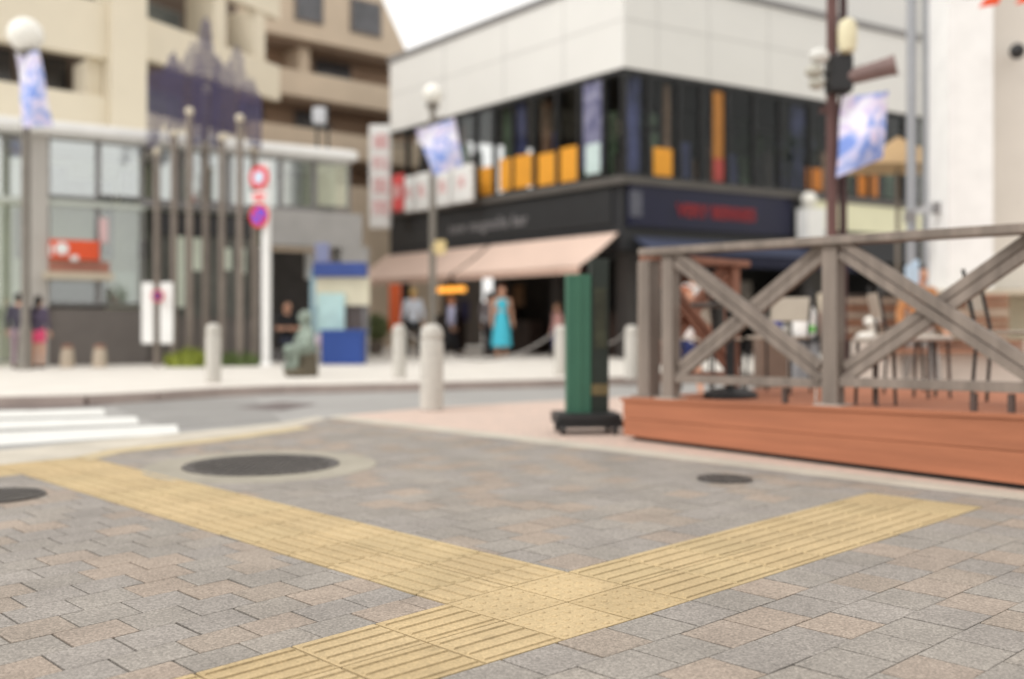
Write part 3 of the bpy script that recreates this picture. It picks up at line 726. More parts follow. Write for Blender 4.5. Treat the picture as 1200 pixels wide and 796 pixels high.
for (a, b, y0, y1, c, ch, lab) in ((463,476,205,248,'r','酒','small red rounded sign, leftmost in the row before the windows'),(477,489,207,249,'w','肉','narrow white sign right beside the red one'),(490,507,203,247,'w','魚','white rounded sign left of the street lamp pole'),
                         (514,532,199,242,'w','鳥','white rounded sign with red mark just right of the lamp pole'),(533,558,194,238,'w','丼','largest white rounded sign, next to the orange window panels')):
    t = thing('rounded_sign', Lf.pt(Lf.s((a+b)/2), 4.5, .2), lab, 'sign', grp)
    F2 = Fr(731, 23-.55, -345)
    q = MB(); F2.b(q, a+1, b-1, F2.z((a+b)/2, y1), F2.z((a+b)/2, y0), 0, .14); q.build('face', M_wpaint if c == 'w' else mat('sign_coral', lin(226,84,84), .5, .05, 3), t, bevel=.05)
    s_ = F2.s((a+b)/2); q = MB(); q.bar(F2.pt(s_, F2.z((a+b)/2, y0)-.15, -.01), F2.pt(s_, F2.z((a+b)/2, y0)-.15, -.45), .05, .05); q.build('bracket', M_black, t)
    text_mesh('character', ch, .42, mat('char_pink', lin(232,170,170), .5, .1, 3) if c == 'w' else M_wpaint, t, F2.pt(s_, F2.z((a+b)/2,(y0+y1)/2), .148), -F2.d, (0,0,1), .004)

# ------------------------------------------------------------ left building: glass podium
B1 = Fr(100, 19.5, 2450)
ZB = B1.z(100, 163); ZBt = B1.z(100, 148)
S0, S1 = B1.s(-60), B1.s(414)
b1 = thing('glass_podium', B1.pt(0, ZS), 'low glass fronted building with a white rounded canopy edge on the left', 'building')
q = MB(); B1.bs(q, S0, S1, ZB, ZBt, -6, .35); q.build('canopy', M_wpaint, b1, bevel=.12)
q = MB(); B1.bs(q, S0, B1.s(337), ZS, ZB-.05, -1.3, -1.1); B1.bs(q, B1.s(337)+.002, S1-.3, B1.z(370,247), ZB-.05, -1.3, -1.1); B1.bs(q, S1-.35, S1-.3, B1.z(370,247), ZB-.05, -1.09, -.3); q.build('back_wall', mat('pale_green_wall', lin(226,229,204), .8, .08, .8), b1)
q = MB(); B1.bs(q, S0, S1-.4, ZB-.25, ZB-.052, -1.09, -.2); q.build('ceiling', mat('ceil', lin(190,188,180), .8, .05, 1), b1)
q = MB(); B1.b(q, 165, 413, B1.z(240,247), B1.z(240,237), -.15, .0); q.build('transom', M_panel2, b1)
M_gsky = glass('sky_glass', (.88,.92,.92), .34, .05)
def pane(a, b, y0, y1, m=M_gpale, nn=-.12):
    fr = MB(); sa, sb = B1.s(a), B1.s(b); r_ = (a+b)/2; z0, z1 = B1.z(r_, y1), min(B1.z(r_, y0), ZB-.01)
    B1.bs(fr, sa, sa+.05, z0, z1, nn-.04, nn+.05); B1.bs(fr, sb-.05, sb, z0, z1, nn-.04, nn+.05); B1.bs(fr, sa+.051, sb-.051, z0, z0+.05, nn-.04, nn+.05)
    wn = fr.build('window', M_panel2, b1); g = MB(); B1.bs(g, sa+.051, sb-.051, z0+.051, z1, nn, nn+.015); g.build('pane', m, wn)
for a, b in ((-58,-20),(-20,36),(56,116),(116,170)):
    pane(a, b, 160, 232, M_gsky); pane(a, b, 240, 425 if b < 40 else 358)
q = MB(); B1.b(q, -58, 170, B1.z(60,240), B1.z(60,233), -.15, .0); q.build('transom', mat('pale_transom', lin(190,196,188), .6, .05, 2), b1)
for a, b in ((180,210),(210,240),(240,270),(270,300),(300,330),(330,370),(370,412)): pane(a, b, 170, 238 if b < 300 else 244, M_gsky)
q = MB(); B1.b(q, 50, 172, ZS, B1.z(110,362), -.3, .0); q.build('dado_wall', mat('grey_tile_wall', lin(112,106,102), .7, .08, 2), b1)
q = MB(); B1.b(q, 170, 312, ZS, B1.z(240,372), -.3, -.06); q.build('planter_wall', mat('grey_brown_wall', lin(104,98,94), .7, .1, 2), b1)
q = MB(); B1.b(q, 36, 56, ZS, ZB-.002, -.35, .06); q.build('column', mat('column_grey', lin(182,178,172), .7, .05, 2), b1)
q = MB(); B1.b(q, 50, 130, B1.z(90,328), B1.z(90,320), -.1, .3); q.build('beam', mat('beige_beam', lin(196,184,164), .7, .05, 2), b1)
q = MB(); B1.b(q, 52, 128, B1.z(90,319), B1.z(90,306), -.1, .05); q.build('brick_band', mat('brick_band', lin(172,120,104), .8, .15, 9), b1)
q = MB(); B1.b(q, 56, 128, B1.z(90,361), B1.z(90,328), -.5, -.3); q.build('dark_opening', M_dark, b1)
for a, b, y0, y1, c in ((42,140,205,236,(118,122,120)),(150,168,195,240,(146,150,146)),(60,84,190,206,(136,138,136)),(20,34,240,300,(150,146,130)),(130,140,236,300,(104,104,96)),(185,300,250,270,(84,80,78)),(172,182,280,300,(120,116,110))):  # those high at left stand in for reflected silhouettes, the rest are fittings
    q = MB(); B1.b(q, a, b, B1.z((a+b)/2,y1), B1.z((a+b)/2,y0), -.8, -.6); q.build('fitting_and_reflection', mat('fit_%d' % c[0], lin(*c), .7, .2, 2), b1)
for a, b, y0, y1 in ((205,220,276,360),(226,240,278,317),(265,275,290,316),(282,292,290,320),(136,162,318,358)):
    q = MB(); B1.b(q, a, b, B1.z((a+b)/2,y1), B1.z((a+b)/2,y0), -.28, -.24); q.build('window_panel', mat('pale_panel', lin(206,214,198), .6, .05, 2), b1)
q = MB(); B1.b(q, 178, 304, B1.z(240,372), B1.z(240,248), -.5, -.3); q.build('dark_glazing', mat('dim_green', lin(98,98,92), .4, .25, 1.2), b1)
q = MB(); B1.b(q, 312, 424, B1.z(370,289), B1.z(370,248), -.4, .02); B1.b(q, 400, 432, ZS, B1.z(415,289)-.002, -.6, .01); q.build('entrance_frame', mat('entrance_grey', lin(170,168,166), .6, .06, 2), b1)
q = MB(); B1.b(q, 300, 320, ZS, B1.z(310,289), -.7, -.05); q.build('entrance_pier', mat('pier_grey', lin(120,114,110), .7, .06, 2), b1)
q = MB(); B1.b(q, 338, 402, ZS, B1.z(370,289), -2.0, -1.8); q.build('entrance_recess', mat('recess_grey', lin(76,72,70), .6, .2, 2), b1)
q = MB(); B1.b(q, 321, 337, ZS, B1.z(330,289), -1.2, -1.1); q.build('entrance_glass', mat('green_glazed', lin(160,166,140), .4, .1, 2), b1)
q = MB(); B1.b(q, 378, 388, B1.z(383,325), B1.z(383,293), -1.1, -1.0); q.build('white_notice', M_wpaint, b1)
q = MB(); B1.b(q, 180, 300, B1.z(240,275), B1.z(240,249), -.29, -.2); q.build('dark_window_band', mat('near_black_glass', (.03,.03,.032), .3, .1, 2), b1)
osn = thing('orange_sign', B1.pt(B1.s(86), 1.8), 'orange rectangular sign with a white round mark over the pink brick band', 'sign')
q = MB(); B1.b(q, 57, 115, B1.z(86,304.5), B1.z(86,282), .06, .14); q.build('board', mat('orange_red', lin(226,86,44), .5, .06, 3), osn)
q = MB(); c = B1.pt(B1.s(71), B1.z(71,292), .15); q.tube([c, c+B1.n*.02], .12, 20); q.build('round_mark', M_wpaint, osn)
q = MB(); B1.b(q, 57, 60, B1.z(58,300), B1.z(58,287), .145,.16); B1.b(q, 81, 90, B1.z(84,306), B1.z(84,300), .145,.16); q.build('white_stripe', M_wpaint, osn)
psg = MB(); B1.b(psg, 116, 126, B1.z(120,285), B1.z(120,256), .02, .06); tag(psg.build('window_poster', mat('pinkish_poster', lin(222,190,190), .6, .2, 5)), 'pale pink and white poster right above the orange sign end', 'poster')

# ------------------------------------------------------------ cream apartment block behind the podium
A = Fr(163, 23, 1886); Bf = Fr(163, 23, 1150)
ap1 = thing('apartment_block', A.pt(0, ZS), 'cream apartment block with long balcony bands behind the glass podium', 'building')
za = lambda py, px=163: A.z(px, py)
def band(F_, s0, s1, z0, z1, n0, n1, nm, m, par=ap1): q = MB(); F_.bs(q, s0, s1, z0, z1, n0, n1); return q.build(nm, m, par)
sL = A.s(-140); sP = A.s(126)
Z = [za(262), za(118), za(75), za(20), za(-26), za(-90), za(-140), za(-200)]      # band edges at the pillar
# left wing, face A
band(A, sL, sP, ZS, za(118,125)+.0, -.4, 0, 'parapet', M_cream)
zg0, zg1 = A.z(60,104), A.z(60,57)
ap1_top = A.z(60,0)
for nm, z0, z1 in (('parapet', 1.0, zg0), ('parapet', zg1, zg1+1.25), ('parapet', zg1+2.5, zg1+3.8)):
    band(A, sL, sP-.002, max(z0, ZBt+.01) if nm == 'parapet' and z0 < 2 else z0, z1, -.3, 0.003, nm, M_cream)
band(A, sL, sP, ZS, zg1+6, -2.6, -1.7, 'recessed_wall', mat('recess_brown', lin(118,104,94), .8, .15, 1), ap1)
for a, b in ((4,40),(64,108)):
    for zz in (zg0, zg1+1.25):
        q = MB(); A.b(q, a, b, zz+.02, zz+1.1, -1.69, -1.6); wn = q.build('window', M_black, ap1)
        q = MB(); A.b(q, a+1, b-1, zz+.1, zz+1.02, -1.595, -1.585); q.build('pane', mat('dull_glass', lin(60,58,58), .2, .2, 1.5, spec=.6), wn)
q = MB(); A.b(q, 108, 125, zg0+.002, zg1-.002, -1.2, -.3); q.build('side_wall', M_cream, ap1)
band(A, sP, A.s(168), ZS, zg1+6, -.8, .22, 'pillar', M_cream)
# right wing, face B, balcony parapets stepping up
sB1 = Bf.s(328)
bz = lambda px, py: Bf.z(px, py)
zB = [(bz(165,170), bz(165,76)+0, ), (0,0)]
par_lo_t, par_lo_b = Bf.z(250, 58+0), Bf.z(250, 103)
par_lo_t, par_lo_b = Bf.z(328, 78), Bf.z(328, 118)
q = MB(); Bf.bs(q, .02, sB1, par_lo_b, par_lo_t, -.25, 0); q.build('parapet', M_cream, ap1)
q = MB(); Bf.bs(q, .02, sB1, par_lo_b-2.6, par_lo_b-1.25, -.25, 0); q.build('parapet', M_cream, ap1)
q = MB(); Bf.bs(q, .02, sB1, par_lo_t+1.3, par_lo_t+2.75, -.25, 0); q.build('parapet', M_cream, ap1)
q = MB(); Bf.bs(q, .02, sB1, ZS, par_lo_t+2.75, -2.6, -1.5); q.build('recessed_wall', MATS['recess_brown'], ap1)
for a, b in ((172,198),(214,262)):
    for zz in (par_lo_t, par_lo_b-1.24):
        q = MB(); Bf.b(q, a, b, zz+.02, zz+1.0, -1.49, -1.4); wn = q.build('window', M_panel2, ap1)
        q = MB(); Bf.b(q, a+2, b-2, zz+.1, zz+.95, -1.395, -1.385); q.build('pane', mat('grey_glass', lin(120,126,126), .15, .2, 1.5, spec=.6), wn)
for s_ in (2.55, sB1-1.0):
    q = MB(); Bf.bs(q, s_, s_+.45, par_lo_t+.002, par_lo_t+1.298, -1.0, -.06); q.build('pier', M_cream, ap1)
q = MB(); Bf.bs(q, .02, .4, ZS, par_lo_t+2.7, -1.4, -.3); q.build('side_wall', M_cream, ap1)
# tan block further back
C = Fr(296, 31, 1960)
ap2 = thing('tan_apartment_block', C.pt(0, ZS), 'taller tan brown apartment block with slanted roof end behind the cream block', 'building')
zc_ = lambda px, py: C.z(px, py)
sC1 = C.s(486)
b3t, b3b = 0, 0
bands_ = [(zc_(330,-18), zc_(330,40)), (zc_(330,79), zc_(330,109)), (zc_(330,146), zc_(330,176))]
q = MB()                                                 # top storey band with slanted end
t_, b_ = bands_[0][0]+1.5, bands_[0][1]
sE = sC1
def slant(mb, s0, sb, st, z0, z1, n0, n1):
    P = [C.pt(s0,z0,n1), C.pt(sb,z0,n1), C.pt(sb,z0,n0), C.pt(s0,z0,n0), C.pt(s0,z1,n1), C.pt(st,z1,n1), C.pt(st,z1,n0), C.pt(s0,z1,n0)]
    mb.hexa(P)
slant(q, -.5, C.s(481), C.s(428), b_, t_, -4.5, 0); q.build('upper_wall', M_tan, ap2)
for i, (zt_, zb_) in enumerate(bands_[1:]):
    q = MB(); C.bs(q, -.5, C.s(492+6*i), zb_, zt_, -.25, 0); q.build('parapet', M_tan, ap2)
q = MB(); C.bs(q, -.5, C.s(520), ZS, bands_[2][1]-.9, -.25, -.02); q.build('lower_wall', M_tan, ap2)
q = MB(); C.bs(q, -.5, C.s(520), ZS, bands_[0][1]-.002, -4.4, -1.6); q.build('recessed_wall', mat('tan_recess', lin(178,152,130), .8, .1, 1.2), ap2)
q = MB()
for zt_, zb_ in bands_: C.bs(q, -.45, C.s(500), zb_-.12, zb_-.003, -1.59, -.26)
q.build('slab', mat('slab_brown', lin(150,130,114), .8, .1, 1.2), ap2)  # balcony slabs in a plain brown, darker than the tan walls
for (a, b, k) in ((302,338,1),(345,378,1),(410,446,1),(302,336,2),(396,440,2),(300,336,3),(372,412,3)):
    z0 = {1: bands_[0][1]+.55, 2: bands_[1][0]+.15, 3: bands_[2][0]+.15}[k]; nn = .004 if k == 1 else -1.595
    hgt = 1.15 if k == 1 else 1.0
    if k == 1 and a < 340: continue
    q = MB(); C.b(q, a, b, z0, z0+hgt, nn, nn+.06); wn = q.build('window', mat('frame_brown', lin(120,110,104), .6, .1, 3), ap2)
    q = MB(); C.b(q, a+2, b-2, z0+.08, z0+hgt-.08, nn+.062, nn+.07); q.build('pane', mat('blue_grey_glass', lin(84,84,88), .15, .3, 1.5, spec=.7), wn)
q = MB(); C.bs(q, C.s(360), C.s(372), bands_[1][0]+.002, bands_[0][1]-.13, -1.59, -.5); q.build('pier', M_tan, ap2)
# alley wall and a far block behind, so that the gap is closed
q = MB(); q.box((-3.6, 37.5, 3.6), (5, 1, 7.2)); tag(q.build('alley_building', mat('alley_grey', lin(104,96,90), .8, .12, 1)), 'dim grey building closing the narrow alley left of the pink awnings', 'building')

# ------------------------------------------------------------ right-hand building and its entrance
wb = thing('white_building', (7.2,14,0), 'white walled building with pale beige recess at the right edge of the photo', 'building')
def pb_(a, b, y0, y1, Y, dep, nm, m, par, zb0=None):
    p = at(a, y1, Y); q_ = at(b, y0, Y); z0 = p.z if zb0 is None else zb0
    q = MB(); q.hexa([(p.x,Y,z0),(q_.x,Y,z0),(q_.x,Y+dep,z0),(p.x,Y+dep,z0),(p.x,Y,q_.z),(q_.x,Y,q_.z),(q_.x,Y+dep,q_.z),(p.x,Y+dep,q_.z)])
    return q.build(nm, m, par)
pb_(1112, 1164, -160, 339, 13.2, .8, 'front_pier', M_wpaint, wb)
pb_(1164.2, 1420, -160, 339, 13.7, .6, 'recessed_wall', mat('beige_wall', lin(220,215,206), .8, .04, 1), wb)
q = MB(); a_, b_ = at(1104,380,14.4), at(1420,380,14.4)
q.prism([(a_.x,14.4),(b_.x,14.4),(b_.x*1.3,18.7),(a_.x*1.32,18.7)], 0, at(0,-160,14.4).z); q.build('side_wall', mat('cream_yellow_wall', lin(224,222,200), .8, .05, 1), wb)
pb_(1092, 1108, -160, 390, 13.9, .35, 'green_grey_pilaster', mat('green_grey', lin(166,170,152), .6, .05, 1), wb, 0)
pb_(1088.5, 1092.5, -160, 390, 13.95, .2, 'dark_joint', mat('joint_dark', lin(70,72,74), .6, .05, 1), wb, 0)
pb_(1420, 1700, -160, 339, 13.2, 4, 'wall_end', M_panel, wb, 0)
pb_(1104, 1420, 339.5, 345, 13.0, .9, 'wall_base', mat('beige_base', lin(200,190,170), .8, .05, 1), wb)
for a, b, lab in ((1062.5,1074,'silver grey drain pipe left of its pair beside the white building'),(1081,1090,'silver grey drain pipe next to the green grey pilaster')):
    p = at((a+b)/2, 380, 13.9); r_ = (b-a)/2/FX*13.9
    q = MB(); q.tube([(p.x,13.9,0),(p.x,13.9,7.5)], r_, 16); o = q.build('drain_pipe', mat('silver_pipe', lin(158,160,164), .45, .06, 2, metal=.25), smooth=True); tag(o, lab, 'drain pipe', 'grey drain pipes')
bkp = thing('pipe_bracket', at(1085,243,13.5), 'pale grey ribbed bracket crossing the drain pipes above the fence rail', 'bracket')
q = MB(); q.bar(at(1062,252,13.5), at(1115,236,13.5), .06, .09); q.build('arm', mat('pale_grey', lin(176,178,180), .5, .1, 5), bkp)
for x_, y_ in ((1066,254),(1098,244)): q = MB(); q.box(at(x_,y_,13.5), (.12,.1,.15)); q.build('clamp', M_panel2, bkp)
# brown tiled steps
stp = thing('tiled_steps', at(1090,380,12.9), 'brown tiled stepped wall with dark gaps behind the fence at right', 'steps')
M_step = mat('brown_tile', lin(150,108,86), .7, .2, 3); M_step2 = mat('pale_step', lin(176,156,138), .7, .15, 3)
for i in range(8):
    y0 = 345+i*9; Y = 13.0-i*.13
    a, b = (1096, 1182) if i < 6 else (1040, 1200)
    pb_(a, b, y0, y0+6.5, Y, .9, 'step', M_step if i % 3 != 2 else M_step2, stp)
for i in range(6):
    y0 = 350+i*8.5
    pb_(994, 1062, y0, y0+5.5, 14.6-i*.15, .9, 'step', M_step if i % 2 else M_step2, stp)
pb_(994, 1180, 345, 470, 14.75, .3, 'step_core', mat('step_dark', lin(70,60,54), .8, .2, 2), stp, 0)
pb_(1010, 1230, 400, 470, 12.3, .4, 'pale_plinth', mat('pale_plinth', lin(206,196,186), .8, .06, 1.5), stp, 0)
# red orange pennants at the top right and a dark lamp
for a, y0, lab in ((1143,-2,'orange red pennant hanging at the top right before the white wall'),(1186,-6,'orange red pennant at the extreme top right corner')):
    Y = 11; q = MB(); P = [at(a+12,y0,Y), at(a+32,y0-4,Y), at(a+27,y0+7,Y), at(a+4,y0+11,Y)]
    q.add(P+[p+Vector((0,.012,0)) for p in P], [(0,1,2,3),(7,6,5,4),(0,3,7,4),(1,0,4,5),(2,1,5,6),(3,2,6,7)])
    tag(q.build('pennant', mat('pennant_orange', lin(232,84,42), .7, .08, 5)), lab, 'pennant', 'orange pennants')
tag(MB().tube([at(1130,-2,11.02), at(1250,-12,11.02)], .006, 6).build('pennant_line', M_panel2), 'thin line carrying the orange pennants', 'line')
dl = thing('wall_lamp', at(1192,62,13), 'small black wall lamp at the right edge on the beige wall', 'lamp')
q = MB(); q.ball(at(1192,60,13), .095, 1,1,1.1); q.build('shade', M_black, dl, smooth=True)
q = MB(); q.bar(at(1192,62,13), at(1192,62,13.7), .05, .05); q.build('arm', M_black, dl)
# tan parasol near the pole
ps = thing('parasol', at(1050,380,15.4), 'tan square parasol half hidden behind the blue white banner', 'parasol')
c = at(1052,160,15.4); q = MB()
q.add([c, c+Vector((-.62,-.6,-.5)), c+Vector((.6,-.6,-.5)), c+Vector((.6,.6,-.5)), c+Vector((-.62,.6,-.5))], [(0,1,2),(0,2,3),(0,3,4),(0,4,1),(4,3,2,1)])
q.build('canopy', mat('tan_canvas', lin(190,160,122), .8, .06, 2), ps)
q = MB(); q.tube([c-Vector((0,0,.1)), (c.x,c.y,.1)], .03, 10); q.build('pole', M_pole, ps)

# ------------------------------------------------------------ street lamps with banners
def banner_mat(name):
    m = bpy.data.materials.new(name); m.use_nodes = True; N = m.node_tree.nodes; L = m.node_tree.links
    tc = N.new('ShaderNodeTexCoord'); n1 = N.new('ShaderNodeTexNoise'); n1.inputs['Scale'].default_value = 3.2; n1.inputs['Detail'].default_value = 3; n1.inputs['Distortion'].default_value = 1.2
    r = N.new('ShaderNodeValToRGB'); e = r.color_ramp.elements
    e[0].position = .36; e[0].color = (*lin(120,146,214),1); e[1].position = .60; e[1].color = (*lin(228,228,240),1)
    x = e.new(.47); x.color = (*lin(180,190,228),1); x = e.new(.54); x.color = (*lin(214,200,230),1)
    L.new(tc.outputs['Object'], n1.inputs['Vector']); L.new(n1.outputs[0], r.inputs[0]); L.new(r.outputs[0], N['Principled BSDF'].inputs['Base Color'])
    N['Principled BSDF'].inputs['Roughness'].default_value = .75; return m
M_ban = banner_mat('blue_white_banner')
def banner(corners, Y, label, arm_from=None):
    """cloth hung between two short arms, corners tl,tr,br,bl in pixels at the pole's distance"""
    tl, tr, br, bl = [at(x, y, Y) for x, y in corners]; root = thing('banner', (tl+tr)/2, label, 'banner', 'blue and white street banners'); q = MB(); n = 12; V = []
    for j in range(n+1):
        for i in range(n+1):
            s_, t = i/n, j/n; p = tl.lerp(tr, s_).lerp(bl.lerp(br, s_), t)
            p.y += .05*math.sin(s_*5+t*3)+.03*math.sin(t*7); V.append(p)
    k = len(V); V += [p+Vector((0,.006,0)) for p in V]
    F = []
    for j in range(n):
        for i in range(n):
            a = j*(n+1)+i; F.append((a,a+1,a+n+2,a+n+1)); F.append((k+a,k+a+n+1,k+a+n+2,k+a+1))
    q.add(V, F); q.build('cloth', M_ban, root, smooth=True)
    if arm_from is not None:
        q = MB(); a = at(arm_from, corners[0][1]-1, Y); e = tr if abs(tr.x-a.x) > abs(tl.x-a.x) else tl
        q.tube([Vector((a.x,Y,e.z+.02)), e+Vector((0,0,.02))], .018, 8)
        a2 = Vector((a.x,Y,bl.z)); 
        q.build('arm', M_lpole, root)
    return root
def street_lamp(px, Y, globe_y, gr, pr, lab, z0=ZS):
    b = at(px, 380, Y); root = thing('street_lamp', (b.x,Y,z0), lab, 'street lamp', 'white globe street lamps')
    zt_ = H+(HY-globe_y)/FX*Y
    q = MB(); q.lathe((b.x,Y,z0), [(pr*1.9,0),(pr*1.9,.05),(pr*1.5,.09),(pr*1.45,.7),(pr*1.1,.78),(pr,.8),(pr*.9,zt_-gr-z0-.06)], 20); q.build('pole', M_lpole, root, smooth=True)
    q = MB(); q.lathe((b.x,Y,zt_-gr-.07), [(.05,-.05),(.13,-.02),(.15,.03),(.12,.08)], 20); q.build('collar', M_lpole, root, smooth=True)
    q = MB(); q.ball((b.x,Y,zt_), gr, n=32); q.build('globe', M_globe, root, smooth=True)
    return root
street_lamp(30, 17.6, 41, .30, .075, 'globe street lamp on a tall pole at the left edge of the photo')
banner([(18,62),(47,60),(60,147),(26,150)], 17.45, 'blue white banner hanging on the left street lamp', 30)
street_lamp(507, 21.7, 110, .22, .075, 'globe street lamp behind the near granite bollard, before the pink awnings')
banner([(487,152),(533,139),(543,194),(509,206)], 21.5, 'blue white banner hanging on the street lamp before the corner building', 507)
q = MB(); c = at(516,290,21.4); q.box(c, (.24,.03,.30)); q.box(c+Vector((-.14,.06,0)), (.1,.1,.05)); tag(q.build('notice_plate', mat('yellow_plate', lin(214,192,140), .6, .06, 4)), 'small yellow notice plate fixed to the middle street lamp pole', 'sign')

# ------------------------------------------------------------ pole sculpture with purple mesh crown
scp = thing('pole_sculpture', at(240,428,19.6)*1.0, 'sculpture of tall thin brown poles carrying a jagged purple mesh crown', 'sculpture')
poles = [(184,181,19.7),(204,160,19.2),(222,134,19.0),(241,108,19.9),(260,165,19.3),(281,142,19.1),(298,178,19.8)]
for px, ty, Y in poles:
    p = at(px, ty, Y); q = MB(); q.lathe((p.x,Y,ZS), [(.10,0),(.10,.03),(.062,.06),(.062,p.z-ZS)], 14); pl_ = q.build('pole', M_pole, scp, smooth=True)
    q = MB(); q.ball((p.x,Y,p.z+.05), .085); q.build('cap', mat('cap_pale', lin(210,200,180), .5, .05, 4), pl_, smooth=True)
rim = [(172,82),(180,80),(190,80),(199,62),(204,55),(210,72),(218,60),(224,45),(231,48),(236,22),(240,14),(246,24),(251,62),(257,64),(263,76),(270,66),(277,48),(283,56),(290,92),(297,88),(302,104),(307,112)]
bot = [(172,178),(182,176),(192,150),(202,176),(212,150),(222,165),(232,178),(242,162),(252,180),(262,160),(272,165),(282,150),(292,172),(302,178),(307,176)]
def interp(L_, x):
    for (a, b), (c, d) in zip(L_, L_[1:]):
        if a <= x <= c: return b+(d-b)*(x-a)/(c-a)
    return L_[-1][1]
for layer, (Yc, amp, st) in enumerate(((19.05,.35,3.2),(19.75,-.3,3.4))):
    q = MB(); x = 172.5
    xs = []
    while x < 306.5: xs.append(x); x += st
    gridz = [H+(HY-py)/FX*19.5 for py in range(14, 180, 7)]
    for i, x in enumerate(xs):
        Y = Yc+amp*math.sin((x-172)/135*math.pi); a = at(x, interp(rim, x)+random.uniform(0,5)+layer*3, Y); b = at(x, interp(bot, x)-random.uniform(0,6), Y)
        dense = .015 if (222 < x < 290) else .0105
        dense *= random.choice([.45,.7,1,1.25]); mid = at(x, max(interp(rim, x)+3, interp(rim, x)*.5+52+random.uniform(-16,20)), Y)
        q.tube([a, mid], .0105, 4, cap=False); q.tube([mid, b], dense, 4, cap=False)
        if i:
            for z in gridz:
                if z < min(a.z, pa.z) and z > max(b.z, pb2.z) and (random.random() < .6 if z < mid.z else random.random() < .35):
                    q.tube([(pa.x,pa.y,z), (a.x,a.y,z)], .008, 4, cap=False)
        pa, pb2 = a, b
    q.build('mesh_crown', M_purple, scp)
# two narrow white banners on a pole
tb = thing('banner_pole', at(184,427,19), 'thin pole with two narrow white notice boards and a small round red and blue sign', 'sign')
p = at(184, 340, 18.6); q = MB(); q.tube([(p.x,18.6,ZS),(p.x,18.6,at(184,325,18.6).z)], .03, 10); q.build('pole', M_pole, tb)
for a, b in ((166,180),(187.5,203)):
    u0_, u1_ = at(a,403,18.5), at(b,331,18.5); q = MB(); q.box(((u0_.x+u1_.x)/2,18.5,(u0_.z+u1_.z)/2), (u1_.x-u0_.x,.04,u1_.z-u0_.z)); q.build('board', M_wpaint, tb, bevel=.03)
q = MB(); c = at(185,347,18.4); q.tube([c, c+Vector((0,-.02,0))], .11, 24); q.build('round_sign', M_red, tb)
q = MB(); q.tube([c+Vector((0,-.021,0)), c+Vector((0,-.03,0))], .075, 24); q.build('round_sign_centre', mat('dim_blue', lin(70,70,130), .5, .1, 3), tb)
# traffic sign pole
ts = thing('traffic_sign', G(312,429,ZS), 'white pole with two round traffic signs, the lower one red ringed blue', 'traffic sign')
p = G(312,429,ZS); Yp = p.y; q = MB(); q.lathe((p.x,Yp,ZS), [(.13,0),(.13,.04),(.085,.06),(.085,at(312,190,Yp).z-ZS)], 18); q.build('pole', M_wpaint, ts, smooth=True)
yaw = Matrix.Rotation(rad(-24), 3, 'Z')
def disc(cx, cy, r, off, m, nm, sx=1):
    c = at(cx, cy, Yp-.12); d = yaw@Vector((0,-1,0)); q = MB(); a = c+d*off
    K = 28; xx = yaw@Vector((1,0,0)); V = [a+xx*r*sx*math.cos(2*math.pi*k/K)+Vector((0,0,r*math.sin(2*math.pi*k/K))) for k in range(K)]
    V += [v+d*.012 for v in V]; q.add(V, [tuple(range(K-1,-1,-1)), tuple(range(K,2*K))]+[(k,(k+1)%K,K+(k+1)%K,K+k) for k in range(K)]); return q.build(nm, m, ts)
disc(304,208,.225,0,M_red,'upper_disc'); disc(304,208,.125,.014,mat('pale_blue_white',lin(206,218,238),.5,.08,6),'upper_face')
disc(304,253,.225,0,M_red,'lower_disc'); disc(304,253,.15,.014,M_blue,'lower_face')
c = at(304,253,Yp-.12)+yaw@Vector((0,-1,0))*.034; q = MB(); e = yaw@Vector((1,0,0)); q.bar(c-e*.11+Vector((0,0,.11)), c+e*.11-Vector((0,0,.11)), .010, .05, up=e+Vector((0,0,1))); q.build('diagonal_bar', M_red, ts)
q = MB(); c = at(304,231,Yp-.14); q.box(c, (.40,.02,.22), rad(-24)); sp_ = q.build('supplementary_plate', M_wpaint, ts)
q = MB(); q.box(c+yaw@Vector((0,-.014,.03)), (.3,.006,.06), rad(-24)); q.box(c+yaw@Vector((0,-.014,-.05)), (.22,.006,.05), rad(-24)); q.build('red_marks', M_red, sp_)

# camera / loudspeaker on a thin pole in front of the tan block
cp = thing('rooftop_camera', at(378,190,22.5), 'small white box device on thin black poles on the podium canopy', 'camera')
q = MB(); q.box(at(375,136,22.5), (.30,.3,.36)); q.build('housing', mat('housing_grey', lin(190,192,196), .5, .1, 6), cp, bevel=.05)
q = MB(); q.tube([at(372,190,22.5), at(372,128,22.5)], .03, 8); q.tube([at(384,192,22.5), at(384,122,22.5)], .03, 8); q.bar(at(368,150,22.4), at(390,150,22.4), .04, .04); q.build('bracket', M_black, cp)

# ------------------------------------------------------------ utility pole at right
UY = 11.5
up_ = thing('utility_pole', (at(976,380,UY).x,UY,0), 'red brown utility pole with lamps and a thick tube arm behind the fence', 'utility pole')
M_rb = mat('red_brown_paint', lin(96,66,62), .55, .12, 4)
q = MB(); p = at(975,380,UY); q.tube([(p.x,UY,0),(p.x,UY,6.0)], .062, 14); q.build('pole', M_rb, up_, smooth=True)
q = MB(); p = at(988,380,UY+.1); q.tube([(p.x,UY+.1,0),(p.x,UY+.1,6.0)], .045, 12); q.build('second_pole', mat('dark_red_brown', lin(70,46,46), .6, .12, 4), up_, smooth=True)
q = MB(); q.box(at(983,88,UY-.08), (.26,.26,.42)); q.build('clamp_box', M_black, up_, bevel=.03)
q = MB(); a, b = at(992,92,UY-.12), at(1050,76,UY-.35); q.tube([a, a.lerp(b,.85), b], [.085,.105,.12], 20); q.build('tube_arm', mat('dull_rose_grey', lin(126,104,100), .6, .12, 6), up_, smooth=True)
